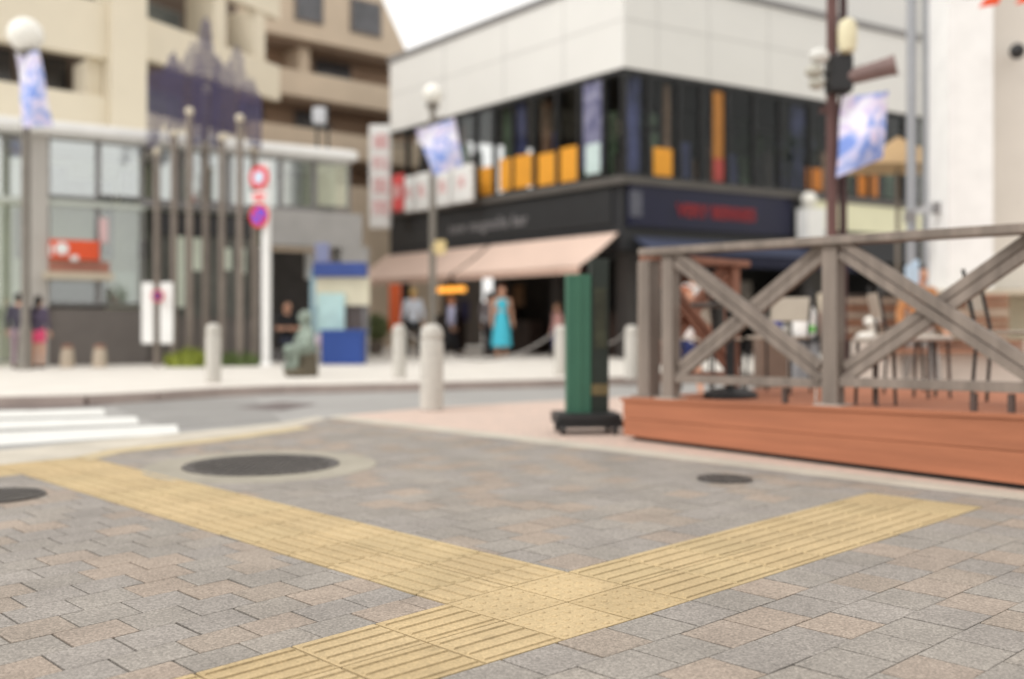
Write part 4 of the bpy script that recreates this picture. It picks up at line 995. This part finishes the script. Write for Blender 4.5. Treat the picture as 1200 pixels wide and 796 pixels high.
q = MB(); q.lathe(at(993,60,UY-.2), [(.05,-.03),(.09,0),(.105,.1),(.105,.26),(.08,.34),(.03,.37)], 20); q.build('cream_lamp', mat('cream_glass', lin(220,212,178), .3, .05, 5), up_, smooth=True)
for x, y, r_ in ((960,66,.10),(954,84,.09),(957,98,.08)):
    q = MB(); q.ball(at(x,y,UY-.2), r_, 1.15,1,.9); sp_ = q.build('spotlight', mat('spot_white', lin(214,214,208), .35, .1, 4) if y < 70 else mat('spot_grey', lin(178,176,164), .4, .1, 4), up_, smooth=True)
    q = MB(); q.bar(at(x+4,y,UY-.15), at(975,y+6,UY), .03, .03); q.build('bracket', M_black, sp_)
q = MB(); q.bar(at(962,127,UY), at(1040,108,UY), .03, .03); q.bar(at(960,131,UY), at(990,131,UY), .03, .03); q.build('banner_arm', M_rb, up_)
banner([(988,112),(1040,108),(1037,184),(981,208)], UY-.25, 'blue white banner hanging from the red brown utility pole')

# ------------------------------------------------------------ people
def soft(name, parts, m, parent, vox=.012, smooth=True):
    """one continuous surface from overlapping tapered limbs and ellipsoids"""
    mb = MB()
    for p in parts:
        if p[0] == 'c':                                  # capsule-like tapered limb, optional flattening in y
            _, a, b, ra, rb, fl = p; a, b = Vector(a), Vector(b); n = 14; pts = []; rs = []
            d = (b-a); l = d.length; d.normalize()
            for k in range(5): t = k/4*math.pi/2; pts.append(a-d*ra*math.cos(t)*.9); rs.append(max(ra*math.sin(t), .002))
            for k in range(1,5): t = k/4*math.pi/2; 
            for k in range(5): t = k/4*math.pi/2; pts.append(b+d*rb*math.sin(t)*.9); rs.append(max(rb*math.cos(t), .002))
            k0 = len(mb.v); mb.tube(pts, rs, n)
            if fl != 1:
                for i in range(k0, len(mb.v)):
                    v = mb.v[i]; ax = a.lerp(b, max(0, min(1, (Vector(v)-a).dot(d)/l))); mb.v[i] = (v[0], ax.y+(v[1]-ax.y)*fl, v[2])
        else: _, c, r, sx, sy, sz = p; mb.ball(c, r, sx, sy, sz, 18)
    me = bpy.data.meshes.new(name); me.from_pydata(mb.v, [], mb.f)
    t = bpy.data.objects.new(name+'_tmp', me); COL.objects.link(t)
    rm = t.modifiers.new('r', 'REMESH'); rm.mode = 'VOXEL'; rm.voxel_size = vox
    sm = t.modifiers.new('s', 'SMOOTH'); sm.factor = .5; sm.iterations = 3
    bpy.context.view_layer.update()
    me2 = bpy.data.meshes.new_from_object(t.evaluated_get(bpy.context.evaluated_depsgraph_get())); bpy.data.objects.remove(t)
    me2.materials.clear(); me2.materials.append(m)
    for f in me2.polygons: f.use_smooth = smooth
    o = bpy.data.objects.new(name, me2); COL.objects.link(o); o.parent = parent; return o
def person(loc, h, rz, label, top=None, bottom=None, dress=None, hair=M_hair, pose='stand', hair_long=False, shoes=None, sleeves=True, shorts=False, lean=0.0, arms='down'):
    root = thing('person', loc, label, 'person')
    k = h/1.0
    J = {}
    J['pel'] = (0,0,.52); J['che'] = (0,-lean*.3,.70); J['nec'] = (0,-lean*.62,.82); J['hd'] = (0,-lean*.75-.008,.925)
    st = .07 if pose == 'walk' else 0
    for s, n in ((-1,'l'),(1,'r')):
        g = s*st
        J['sh'+n] = (s*.105,-lean*.6,.80)
        if arms == 'front': J['el'+n] = (s*.14,-.06-lean*.5,.655); J['wr'+n] = (s*.04,-.15-lean*.5,.66)
        else: J['el'+n] = (s*.135,.015-lean*.5-g*.5,.645); J['wr'+n] = (s*.145,-.035-lean*.5-g*.9,.505)
        J['hi'+n] = (s*.05,0,.50)
        if pose == 'sit': J['kn'+n] = (s*.07,-.235,.49); J['an'+n] = (s*.07,-.235,.26-.02)
        else: J['kn'+n] = (s*.055,-.012+g*1.1*(-1 if s > 0 else -1)*1,.28); J['an'+n] = (s*.055,.012+g*1.9*-1,.045)
    if pose == 'sit':
        for a in J: J[a] = (J[a][0], J[a][1], J[a][2]-.245)
    J = {a: Vector(b)*k for a, b in J.items()}
    R = lambda r: r*k
    P = [('c',J['pel'],J['che'],R(.075),R(.082),.72),('c',J['che'],J['nec'],R(.085),R(.045),.72),('c',J['nec'],J['hd'],R(.032),R(.034),1),('e',J['hd'],R(.062),.82,.98,1.12),
         ('e',J['hd']+Vector((0,-.058*k,-.006*k)),R(.012),.8,1.1,1.4),('e',J['hd']+Vector((.051*k,0,0)),R(.012),.5,.8,1.4),('e',J['hd']+Vector((-.051*k,0,0)),R(.012),.5,.8,1.4)]
    for n, s in (('l',-1),('r',1)):
        P += [('c',J['nec']-Vector((0,0,.02*k)),J['sh'+n],R(.04),R(.036),1),('c',J['sh'+n],J['el'+n],R(.031),R(.025),1),('c',J['el'+n],J['wr'+n],R(.024),R(.016),1),
              ('c',J['hi'+n],J['kn'+n],R(.052),R(.033),1),('c',J['kn'+n],J['an'+n],R(.034),R(.021),1),
              ('c',J['an'+n]+Vector((0,.012*k,-.022*k)),J['an'+n]+Vector((0,-.085*k,-.028*k)),R(.02),R(.017),1)]
        d = (J['wr'+n]-J['el'+n]).normalized(); side = d.cross(Vector((1,0,0))).normalized(); w_ = J['wr'+n]
        P.append(('c', w_+d*.012*k, w_+d*.05*k, R(.017), R(.019), 1))
        for f, (o_, l_) in enumerate(((-.016,.036),(-.005,.043),(.006,.040),(.016,.031))):
            b0 = w_+d*.055*k+side*o_*k; P.append(('c', b0, b0+d*l_*k*.6+Vector((-s*.004*k,0,0)), R(.0058), R(.005), 1)); P.append(('c', b0+d*l_*k*.6, b0+d*l_*k+Vector((-s*.010*k,0,0)), R(.005), R(.0045), 1))
        P.append(('c', w_+d*.02*k-side*.014*k, w_+d*.052*k-side*.034*k, R(.0068), R(.0055), 1))
    body = soft('body', P, M_skin, root, .0085)
    e = MB()
    for s in (-1,1): e.ball(J['hd']+Vector((s*.020*k,-.054*k,.004*k)), .0055*k, n=8)
    e2 = e; me_eye = e2.v; 
    L_ = root.location
    e2.v = [tuple(Vector(v)+L_) for v in e2.v]; e2.build('eyes', M_hair, body)
    e = MB(); e.ball(J['hd']+Vector((0,-.054*k,-.032*k)), .012*k, 1,.35,.35,n=10); e.v = [tuple(Vector(v)+L_) for v in e.v]; e.build('mouth', mat('lips', lin(170,92,84), .6, .05, 8), body)
    # hair cap (and length)
    Hp = [('e', J['hd']+Vector((0,.012*k,.014*k)), R(.066), .88,.98,1.06)]
    if hair_long: Hp.append(('c', J['hd']+Vector((0,.04*k,0)), J['hd']+Vector((0,.05*k,-.12*k)), R(.045), R(.035), .6))
    ho = soft('hair', Hp, hair, root, .012)
    # cut the face opening: push hair vertices back behind the face
    for v in ho.data.vertices:
        r = v.co-J['hd']
        if r.y < -.02*k and r.z < .035*k: v.co.y = J['hd'].y-.02*k+(v.co.y-J['hd'].y+.02*k)*.1
    q = 1.12
    if top:
        T = [('c',J['pel']-Vector((0,0,.01*k)),J['che'],R(.082),R(.088),.76),('c',J['che'],J['nec']-Vector((0,0,.025*k)),R(.09),R(.05),.76)]
        for n in 'lr':
            T += [('c',J['nec']-Vector((0,0,.025*k)),J['sh'+n],R(.044),R(.042),1),('c',J['sh'+n],J['sh'+n].lerp(J['el'+n], .75),R(.038),R(.036),1)]
            if sleeves: T.append(('c',J['el'+n],J['el'+n].lerp(J['wr'+n],.8),R(.033),R(.025),1)); T.append(('c',J['sh'+n].lerp(J['el'+n], .7),J['el'+n],R(.036),R(.033),1))
        soft('shirt', T, top, root, .013)
    if bottom:
        T = [('c',J['pel']+Vector((0,0,.02*k)),J['pel']-Vector((0,0,.02*k)),R(.078),R(.08),.78)]
        for n in 'lr':
            T.append(('c',J['hi'+n],J['hi'+n].lerp(J['kn'+n], .55 if shorts else 1),R(.060),R(.050 if shorts else .042),1))
            if not shorts: T.append(('c',J['kn'+n],J['kn'+n].lerp(J['an'+n],.9),R(.042),R(.034),1))
        soft('trousers', T, bottom, root, .013)
    if dress:
        mt_, hem = dress
        V = MB(); c0 = J['che']; n = 28; prof = [(.83,.045,.03),(.80,.095,.06),(.74,.088,.066),(.66,.070,.058),(.58,.082,.07),(.48,.105,.09),(.36,.125,.11),(hem,.14,.125)]
        K = []
        for z, rx, ry in prof:
            for i in range(n):
                a = 2*math.pi*i/n; fold = 1+(.05*math.sin(a*7)*max(0,(.6-z)/.3)); K.append(L_+Vector((rx*k*math.cos(a)*fold, ry*k*math.sin(a)*fold, z*k)))
        V.add(K, [(j*n+(i+1)%n, j*n+i, (j+1)*n+i, (j+1)*n+(i+1)%n) for j in range(len(prof)-1) for i in range(n)])
        V.build('dress', mt_, root, smooth=True)
    T = []
    for n in 'lr': T.append(('c',J['an'+n]+Vector((0,.014*k,-.022*k)),J['an'+n]+Vector((0,-.088*k,-.027*k)),R(.024),R(.020),1))
    soft('shoes', T, shoes or M_black, root, .011)
    root.rotation_euler = (0,0,rz)
    return root
M_cyan = mat('cyan_cloth', lin(74,190,214), .8, .05, 6); M_dtr = mat('dark_trousers', (.02,.02,.025), .8, .1, 8)
M_lav = mat('lavender_shirt', lin(186,186,214), .8, .05, 6); M_gw = mat('grey_white_shirt', lin(204,208,218), .8, .05, 6)
M_whs = mat('white_shirt', lin(228,224,222), .8, .04, 6); M_nav = mat('navy_cloth', lin(40,54,110), .8, .08, 6)
M_pink = mat('pink_cloth', lin(224,84,124), .8, .05, 6); M_grtr = mat('grey_trousers', lin(150,146,142), .8, .08, 6)
M_blonde = mat('sandy_hair', lin(196,160,100), .7, .15, 20); M_browntr = mat('brown_trousers', lin(106,66,52), .8, .08, 6)
def gz(px, py): p = G(px, py, ZS); return p
person(gz(588,419.5), 1.70, rad(12), 'woman in a long turquoise sleeveless dress standing before the dark shopfront', dress=(M_cyan,.16), hair=mat('auburn_hair', lin(120,76,56), .6, .1, 20), hair_long=False, shoes=mat('tan_shoes', lin(190,150,120), .6, .1, 9))
person(gz(484,418), 1.68, rad(200), 'person with sandy hair in a loose grey white shirt and black trousers behind the bollard', top=M_gw, bottom=M_dtr, hair=M_blonde, pose='walk')
person(gz(529,417), 1.50, rad(110), 'person in a lavender shirt walking right of the street lamp pole', top=M_lav, bottom=M_dtr, pose='walk', hair=mat('ginger_hair', lin(176,108,66), .7, .1, 20))
person(gz(573,418), 1.60, rad(150), 'person in dim grey clothes standing left of the woman in turquoise', top=mat('dim_grey', lin(104,96,98), .8, .1, 6), bottom=M_dtr)
person(gz(653,418.5), 1.30, rad(-60), 'child in a pink top and deep blue trousers beside the bollard and green pillar', top=mat('dusty_pink', lin(196,150,144), .8, .08, 6), bottom=mat('deep_blue', lin(44,44,130), .8, .08, 6), hair=mat('light_brown_hair', lin(150,116,92), .7, .1, 20))
p_ = gz(336,424); person(p_, 1.72, rad(35), 'person in a black shirt seated with folded bare arms behind the statue', top=mat('black_shirt', (.018,.018,.02), .8, .1, 6), bottom=mat('slate_trousers', lin(52,56,72), .8, .1, 6), pose='sit', sleeves=False, arms='front')
q = MB(); q.box((p_.x+.12,p_.y+.28,ZS+.23), (.9,.40,.06), rad(35)); q.box((p_.x-.2,p_.y+.08,ZS+.1), (.08,.3,.2), rad(35)); q.box((p_.x+.45,p_.y+.5,ZS+.1), (.08,.3,.2), rad(35)); tag(q.build('bench', M_panel2), 'low grey bench under the seated person in black', 'bench')
person(gz(45,431.5), 1.32, rad(170), 'person with long dark hair and pink shorts by the left lamp pole', top=mat('slate_top', lin(88,78,98), .8, .1, 6), bottom=M_pink, hair_long=True, shorts=True)
person(gz(22,432), 1.36, rad(190), 'person in dark clothes partly behind the left lamp pole', top=mat('dark_jacket', lin(70,66,80), .8, .1, 6), bottom=mat('mauve_trousers', lin(150,130,140), .8, .1, 6))
person(at(804,380,11.6)*1.0-Vector((0,0,H)), 1.34, rad(60), 'child in a white shirt and navy shorts with bare legs behind the left fence cross', top=M_whs, bottom=M_nav, shorts=True, sleeves=False, pose='walk', hair=mat('red_brown_hair', lin(150,92,66), .7, .1, 20))
person(at(814,380,16.2)-Vector((0,0,H-ZS)), 1.72, rad(30), 'taller person in white shirt and brown trousers further back behind the left cross', top=M_whs, bottom=M_browntr)
person(at(1078,380,12.2)-Vector((0,0,H)), 1.62, rad(15), 'person in an orange shirt and grey trousers behind the right fence cross', top=mat('orange_shirt', lin(190,134,88), .8, .06, 6), bottom=M_grtr, pose='walk')
q = MB(); c = at(1069,322,12.05); q.box(c, (.17,.05,.22), rad(10)); q.tube([c+Vector((0,.0,.1)), c+Vector((.12,.15,.16))], .035, 10); tag(q.build('towel', mat('light_blue_towel', lin(186,206,224), .9, .05, 9), bevel=.015), 'light blue towel round the neck of the person in orange', 'towel')

# bronze statue
st_ = thing('statue', G(359,441,ZS), 'verdigris bronze statue of a seated child on a low rough base near the kerb', 'statue')
M_verd = mat('verdigris', lin(92,98,88), .6, .1, 9, .5, 60, col2=lin(158,174,162)); B_ = Vector((0,0,0))
S = [('e',(0,-.02,.90),.115,.9,1,1.05),('c',(0,0,.42),(0,0,.72),.17,.12,.85),('c',(-.12,0,.70),(-.24,-.06,.52),.055,.05,1),('c',(-.24,-.06,.52),(-.10,-.17,.42),.05,.042,1),
     ('c',(.12,0,.70),(.22,-.06,.52),.055,.05,1),('c',(.22,-.06,.52),(.10,-.17,.42),.05,.042,1),('c',(-.09,0,.40),(-.13,-.26,.42),.09,.075,1),('c',(.09,0,.40),(.13,-.26,.42),.09,.075,1),
     ('c',(-.13,-.26,.42),(-.10,-.24,.18),.07,.05,1),('c',(.13,-.26,.42),(.10,-.24,.18),.07,.05,1),('c',(0,0,.75),(0,-.01,.84),.05,.05,1),('c',(-.1,-.24,.16),(-.1,-.33,.14),.045,.04,1),('c',(.1,-.24,.16),(.1,-.33,.14),.045,.04,1),
     ('e',(-.10,-.18,.42),.05,1,1,1),('e',(.10,-.18,.42),.05,1,1,1),('e',(0,-.135,.90),.02,.8,1,1.2)]
soft('figure', S, M_verd, st_, .014)
soft('stool', [('c',(0,0,.05),(0,0,.33),.2,.17,1),('e',(0,-.18,.07),.2,1.1,1,.5)], mat('brown_bronze', lin(96,88,72), .6, .2, 6, .5, 40), st_, .02)

st_.rotation_euler = (0,0,rad(-52)); st_.scale = (.95,.95,1)
# ------------------------------------------------------------ notice kiosk, blue crate, shrubs
ky = 20.6
kk = thing('notice_board', (at(405,380,ky).x,ky,ZS), 'large cream notice board with blue roof strip and pale blue poster between the buildings', 'notice board')
def slabp(a, b, y0, y1, Y, th, nm, m, par, bev=0, top0=None):
    u, v = at(a, y1, Y), at(b, y0, Y); z0 = u.z if top0 is None else top0
    q = MB(); q.box(((u.x+v.x)/2, Y, (z0+v.z)/2), (v.x-u.x, th, v.z-z0)); return q.build(nm, m, par, bevel=bev)
slabp(371,433,325,358,ky,.12,'cream_board',mat('cream_board',lin(222,216,192),.7,.05,3),kk)
slabp(368,430,308,324.5,ky-.05,.3,'blue_roof',mat('blue_roof',lin(62,84,152),.6,.1,4),kk,.02)
slabp(372,404,344,391,ky-.12,.05,'cyan_poster',mat('cyan_poster',lin(190,222,222),.6,.08,5),kk)
slabp(364,371,316,414,ky,.12,'side_post',mat('pale_blue_post',lin(158,186,196),.6,.08,5),kk,0,ZS)
slabp(404.5,431,358.5,392,ky+.1,.06,'lower_panel',mat('grey_brown_panel',lin(110,100,98),.7,.08,4),kk)
slabp(370,386,285,307,ky+.3,.1,'back_plate',mat('lilac_plate',lin(150,156,190),.6,.1,4),kk)
slabp(425,429,358.5,414,ky+.02,.07,'back_post',M_panel2,kk,0,ZS)
slabp(370,383,392,404,ky-.5,.06,'pink_leaflet',mat('pink_leaflet',lin(222,202,208),.6,.08,5),kk)
bc = thing('blue_crate', (at(402,380,ky-.6).x,ky-.6,ZS), 'dark blue rectangular bin standing under the notice board', 'bin')
slabp(379,427,389,418,ky-.6,.5,'box',mat('royal_blue',lin(44,74,146),.6,.06,3),bc,.02,ZS)
slabp(377,429,386.5,389.5,ky-.6,.54,'lid',mat('royal_blue_lid',lin(52,82,152),.6,.06,3),bc,.008)
def leafy(name, c, rx, rz, n, ls, m, label, cat, stem=True, pot=None, blades=False, group=None):
    root = thing(name, c, label, cat, group); rnd = random.Random(int(c.x*100)); q = MB()
    for _ in range(n):
        if blades:
            a = rnd.uniform(0,6.28); r_ = rnd.random()**.6*rx; b = c+Vector((r_*math.cos(a), r_*math.sin(a)*.6, 0)); hgt = rz*rnd.uniform(.5,1.1)*(1-.4*r_/rx); o_ = Vector((rnd.uniform(-.3,.3),rnd.uniform(-.3,.3),1)).normalized()*hgt
            sd_ = Vector((rnd.uniform(-1,1),rnd.uniform(-1,1),0)).normalized()*ls
            q.add([b-sd_, b+sd_, b+o_*.6+sd_*.9, b+o_+o_.cross(sd_)*.4, b+o_*.6-sd_*.9], [(0,1,2,3,4)])
        else:
            d = Vector((rnd.gauss(0,1),rnd.gauss(0,1),rnd.gauss(0,1))).normalized()*rnd.random()**.4; p = c+Vector((d.x*rx, d.y*rx, rz*1.0+d.z*rz*.85+(.3 if pot else .08)))
            u_ = Vector((rnd.gauss(0,1),rnd.gauss(0,1),rnd.gauss(0,1))).normalized()*ls; w2 = u_.cross(Vector((rnd.gauss(0,1),rnd.gauss(0,1),rnd.gauss(0,1)))).normalized()*ls*.5
            q.add([p-u_, p-w2, p+u_, p+w2], [(0,1,2,3)])
    q.build('foliage', m, root)
    if stem:
        q = MB()
        for k in range(5): a = k*1.3; q.tube([c+Vector((.02*math.cos(a),.02*math.sin(a),.02)), c+Vector((rx*.5*math.cos(a),rx*.5*math.sin(a),rz*1.2))], [.014,.006], 6)
        q.build('stem', mat('stem_brown', lin(90,72,54), .8, .1, 9), root)
    if pot: q = MB(); q.lathe(c, [(pot*.8,0),(pot,.28),(pot*1.08,.29),(pot*1.08,.33),(pot*.9,.33)], 20); q.build('pot', mat('pot_grey', lin(104,94,86), .7, .1, 5), root)
    return root
M_leaf = mat('leaf_green', (.055,.085,.03), .6, .3, 14, col2=(.13,.16,.06)); M_leafy = mat('leaf_yellow_green', (.16,.20,.03), .6, .2, 14, col2=(.36,.40,.06))
leafy('shrub', gz(440,416), .36, .42, 1100, .06, mat('olive_leaf', (.10,.13,.05), .6, .3, 14, col2=(.20,.23,.10)), 'olive green bushy shrub in a pot beside the blue bin', 'shrub', pot=.22)
leafy('low_plant', gz(222,430), .42, .42, 620, .032, M_leafy, 'bright yellow green low plants at the foot of the sculpture', 'plant', stem=False, blades=True)
leafy('low_plant', gz(280,429), .40, .34, 500, .028, mat('mid_leaf', (.09,.13,.04), .6, .3, 14, col2=(.18,.23,.09)), 'darker green low plants right of the pale kerb bollard', 'plant', stem=False, blades=True)
leafy('shrub', at(1000,380,15.2)-Vector((0,0,H-.0)), .35, .34, 500, .05, M_leaf, 'dark green bush seen low behind the fence middle post', 'shrub', pot=.2)
for px, lab in ((79,'squat beige stone post left of its twin in front of the grey wall'),(117,'squat beige stone post right of its twin in front of the grey wall')):
    c = gz(px,431); q = MB(); q.lathe(c, [(.13,0),(.12,.18),(.10,.34),(.09,.36)], 18); t = thing('stone_post', c, lab, 'stone post', 'squat stone posts'); q.build('body', mat('beige_stone', lin(186,172,154), .8, .1, 9), t, smooth=True)
    q = MB(); q.lathe(c+Vector((0,0,.36)), [(.10,0),(.10,.05),(.05,.07)], 18); q.build('cap', mat('rusty_cap', lin(140,104,88), .8, .1, 9), t)
# orange flag banner and clothes rail by the awning
fl = thing('flag_banner', gz(463,415), 'tall orange flag banner under the left awning', 'flag')
a_ = gz(463,415)
q = MB(); u = at(456,388,a_.y); v_ = at(470,333,a_.y); q.box(((u.x+v_.x)/2, a_.y, (u.z+v_.z)/2), (v_.x-u.x,.02,v_.z-u.z)); q.build('cloth', mat('flag_orange', lin(226,104,58), .7, .08, 5), fl)
q = MB(); q.tube([(v_.x+.02,a_.y,ZS),(v_.x+.02,a_.y,v_.z+.1)], .015, 8); q.lathe((v_.x+.02,a_.y,ZS), [(.2,0),(.2,.04),(.05,.06)], 16); q.build('pole', M_panel2, fl)
pst = thing('poster_stand', gz(436,414)+Vector((0,.6,0)), 'small stand with a blue and red poster behind the shrub', 'poster stand')
q = MB(); c = gz(436,414)+Vector((0,.6,0)); q.box(c+Vector((0,0,.75)), (.42,.04,.5)); q.build('board', mat('blue_red_poster', lin(70,90,190), .6, .3, 6, col2=lin(206,120,150)), pst)
q = MB(); q.tube([c, c+Vector((0,0,.5))], .02, 8); q.box(c+Vector((0,0,.02)), (.4,.3,.04)); q.build('foot', M_black, pst)

# ------------------------------------------------------------ things on and behind the deck
M_seat = mat('cream_sling', lin(176,166,152), .8, .06, 4)
def cafe_chair():
    root = thing('terrace_chair', (0,0,0), '', 'chair', 'dark framed chairs on the deck')
    for sx in (-1,1):
        for sy in (-1,1):
            q = MB(); q.tube([(sx*.19,sy*.19,0),(sx*.18,sy*.16,.44)], .011, 8); q.build('leg', M_black, root)
        q = MB(); q.tube([(sx*.18,.16,.44),(sx*.18,.24,.84)], .012, 8); q.build('back_post', M_black, root)
    q = MB(); q.box((0,0,.45), (.38,.38,.022)); q.build('seat', M_seat, root, bevel=.006)
    q = MB(); q.box((0,.225,.68), (.37,.016,.20), M=Matrix.Rotation(rad(-11),3,'X')); q.build('backrest', M_seat, root, bevel=.004)
    return root
ch = cafe_chair()
def dkpt(px, n_):
    k = (px-600)/FX; q0 = DP+dn*n_; t = (k*q0.y-q0.x)/(DD.x-k*DD.y); return dk(t, n_, ztop(t)+.026)
CH = [(834,1.25,2.2,'dark framed chair at the left of the deck behind the first fence cross'),(912,1.2,-.7,'dark framed chair right of the round based table'),(1060,1.75,1.4,'dark framed chair at the back of the deck behind the second cross'),(1186,.75,.9,'dark framed chair with a cream backrest at the right edge of the deck')]
def stool(p, rz, lab):
    root = thing('stool', p, lab, 'stool', 'narrow stools on the deck')
    for sx in (-1,1):
        for sy in (-1,1):
            q = MB(); q.tube([p+Matrix.Rotation(rz,3,'Z')@Vector((sx*.085,sy*.085,0)), p+Matrix.Rotation(rz,3,'Z')@Vector((sx*.075,sy*.075,.40))], .012, 8); q.build('leg', mat('dark_leg', lin(84,70,64), .7, .1, 5), root)
    MB().lathe(p+Vector((0,0,.40)), [(.13,0),(.14,.01),(.14,.03),(.12,.04)], 20).build('seat', mat('stool_seat', lin(170,160,150), .7, .1, 5), root)
stool(dkpt(1026,.25), .5, 'narrow stool with thin dark legs right of the middle fence post')
stool(dkpt(1092,1.2), .2, 'narrow stool further back beside the legs of the person in orange')
for i, (px, n_, r_, lab) in enumerate(CH):
    p = dkpt(px, n_)
    if i == 0: ch.location = p; ch.rotation_euler = (0,0,r_); ch['label'] = lab
    else: dup(ch, p, r_, lab)
def cafe_table(p, lab, topm):
    root = thing('pedestal_table', p, lab, 'table', None)
    MB().lathe(p, [(.20,0),(.20,.035),(.17,.055),(.05,.08)], 28).build('base', M_black, root)
    MB().tube([p+Vector((0,0,.07)), p+Vector((0,0,.68))], .035, 12).build('column', M_black, root)
    MB().lathe(p+Vector((0,0,.68)), [(.29,0),(.30,.01),(.30,.025),(.29,.03)], 32).build('table_top', topm, root)
cafe_table(dkpt(856,.42), 'round pedestal table with a heavy black base behind the left fence cross', mat('dark_top', lin(70,62,58), .5, .1, 5))
q = MB(); c = dkpt(956,.25); c.z = .9-52/FX*c.y; q.ball(c, .038); q.tube([c, (c.x,c.y,ztop(.6)+.026)], .008, 8); tag(q.build('ball_light', M_globe, smooth=True), 'small white ball light on a thin stem by the middle fence post', 'light')
tub = thing('white_tub', at(942,380,12.6)-Vector((0,0,H)), 'white rounded tub with a bright green mark on a grey stand', 'tub')
c = at(942,395,12.6); q = MB(); q.lathe((c.x,c.y,c.z), [(.12,0),(.14,.04),(.145,.3),(.12,.37),(.04,.39)], 24); q.build('tub_body', M_wpaint, tub, smooth=True)
q = MB(); q.ball((c.x+.04,c.y-.09,c.z+.1), .075, 1,.8,.8); q.build('green_mark', mat('vivid_green', lin(86,190,50), .6, .05, 6), tub, smooth=True)
q = MB(); q.box((c.x,c.y,c.z-.03), (.36,.34,.05)); q.build('shelf', M_black, tub)
q = MB(); q.box((c.x,c.y,(c.z-.06)/2), (.3,.28,c.z-.06)); q.build('stand', mat('stand_grey', lin(128,130,134), .5, .15, 5), tub, bevel=.02)
pt2 = thing('cream_planter', at(972,380,13.4)-Vector((0,0,H)), 'cream bucket on a tapered pinkish stand behind the middle fence post', 'planter')
c = at(972,366,13.4); q = MB(); q.lathe((c.x,c.y,c.z), [(.13,0),(.15,.2),(.15,.25)], 20); q.build('bucket', mat('cream_bucket', lin(204,192,172), .7, .06, 5), pt2)
q = MB(); q.lathe((c.x,c.y,0), [(.07,0),(.07,.2),(.13,c.z-.003)], 16); q.build('stand', mat('pinkish_stand', lin(168,140,128), .7, .1, 5), pt2)
bb = thing('bag', at(903,380,14)-Vector((0,0,H)), 'blue bundle on a low brown box behind the left fence cross', 'bag')
c = at(903,382,14); q = MB(); q.ball((c.x,c.y,c.z), .16, 1.1,.8,.75); q.build('bag_body', mat('bag_blue', lin(72,80,150), .8, .1, 7), bb, smooth=True)
q = MB(); q.box((c.x,c.y,(c.z-.11)/2), (.4,.35,c.z-.11)); q.build('box', mat('box_brown', lin(116,96,84), .8, .1, 5), bb)
for px, py, s_, lab in ((1015,397,.11,'round white stone, lower of two before the brown steps'),(1022,377,.085,'round white stone, upper of two before the brown steps')):
    c = at(px,py,13.2); q = MB(); q.ball(c, s_, 1.3,1,.8); q.tube([(c.x,c.y,0),(c.x,c.y,c.z)], [.06,.03], 10); tag(q.build('white_stone_ball', M_globe, smooth=True), lab, 'garden stone', 'white round stones')  # stone balls raised on stems, they give no light
bpy.context.view_layer.update()
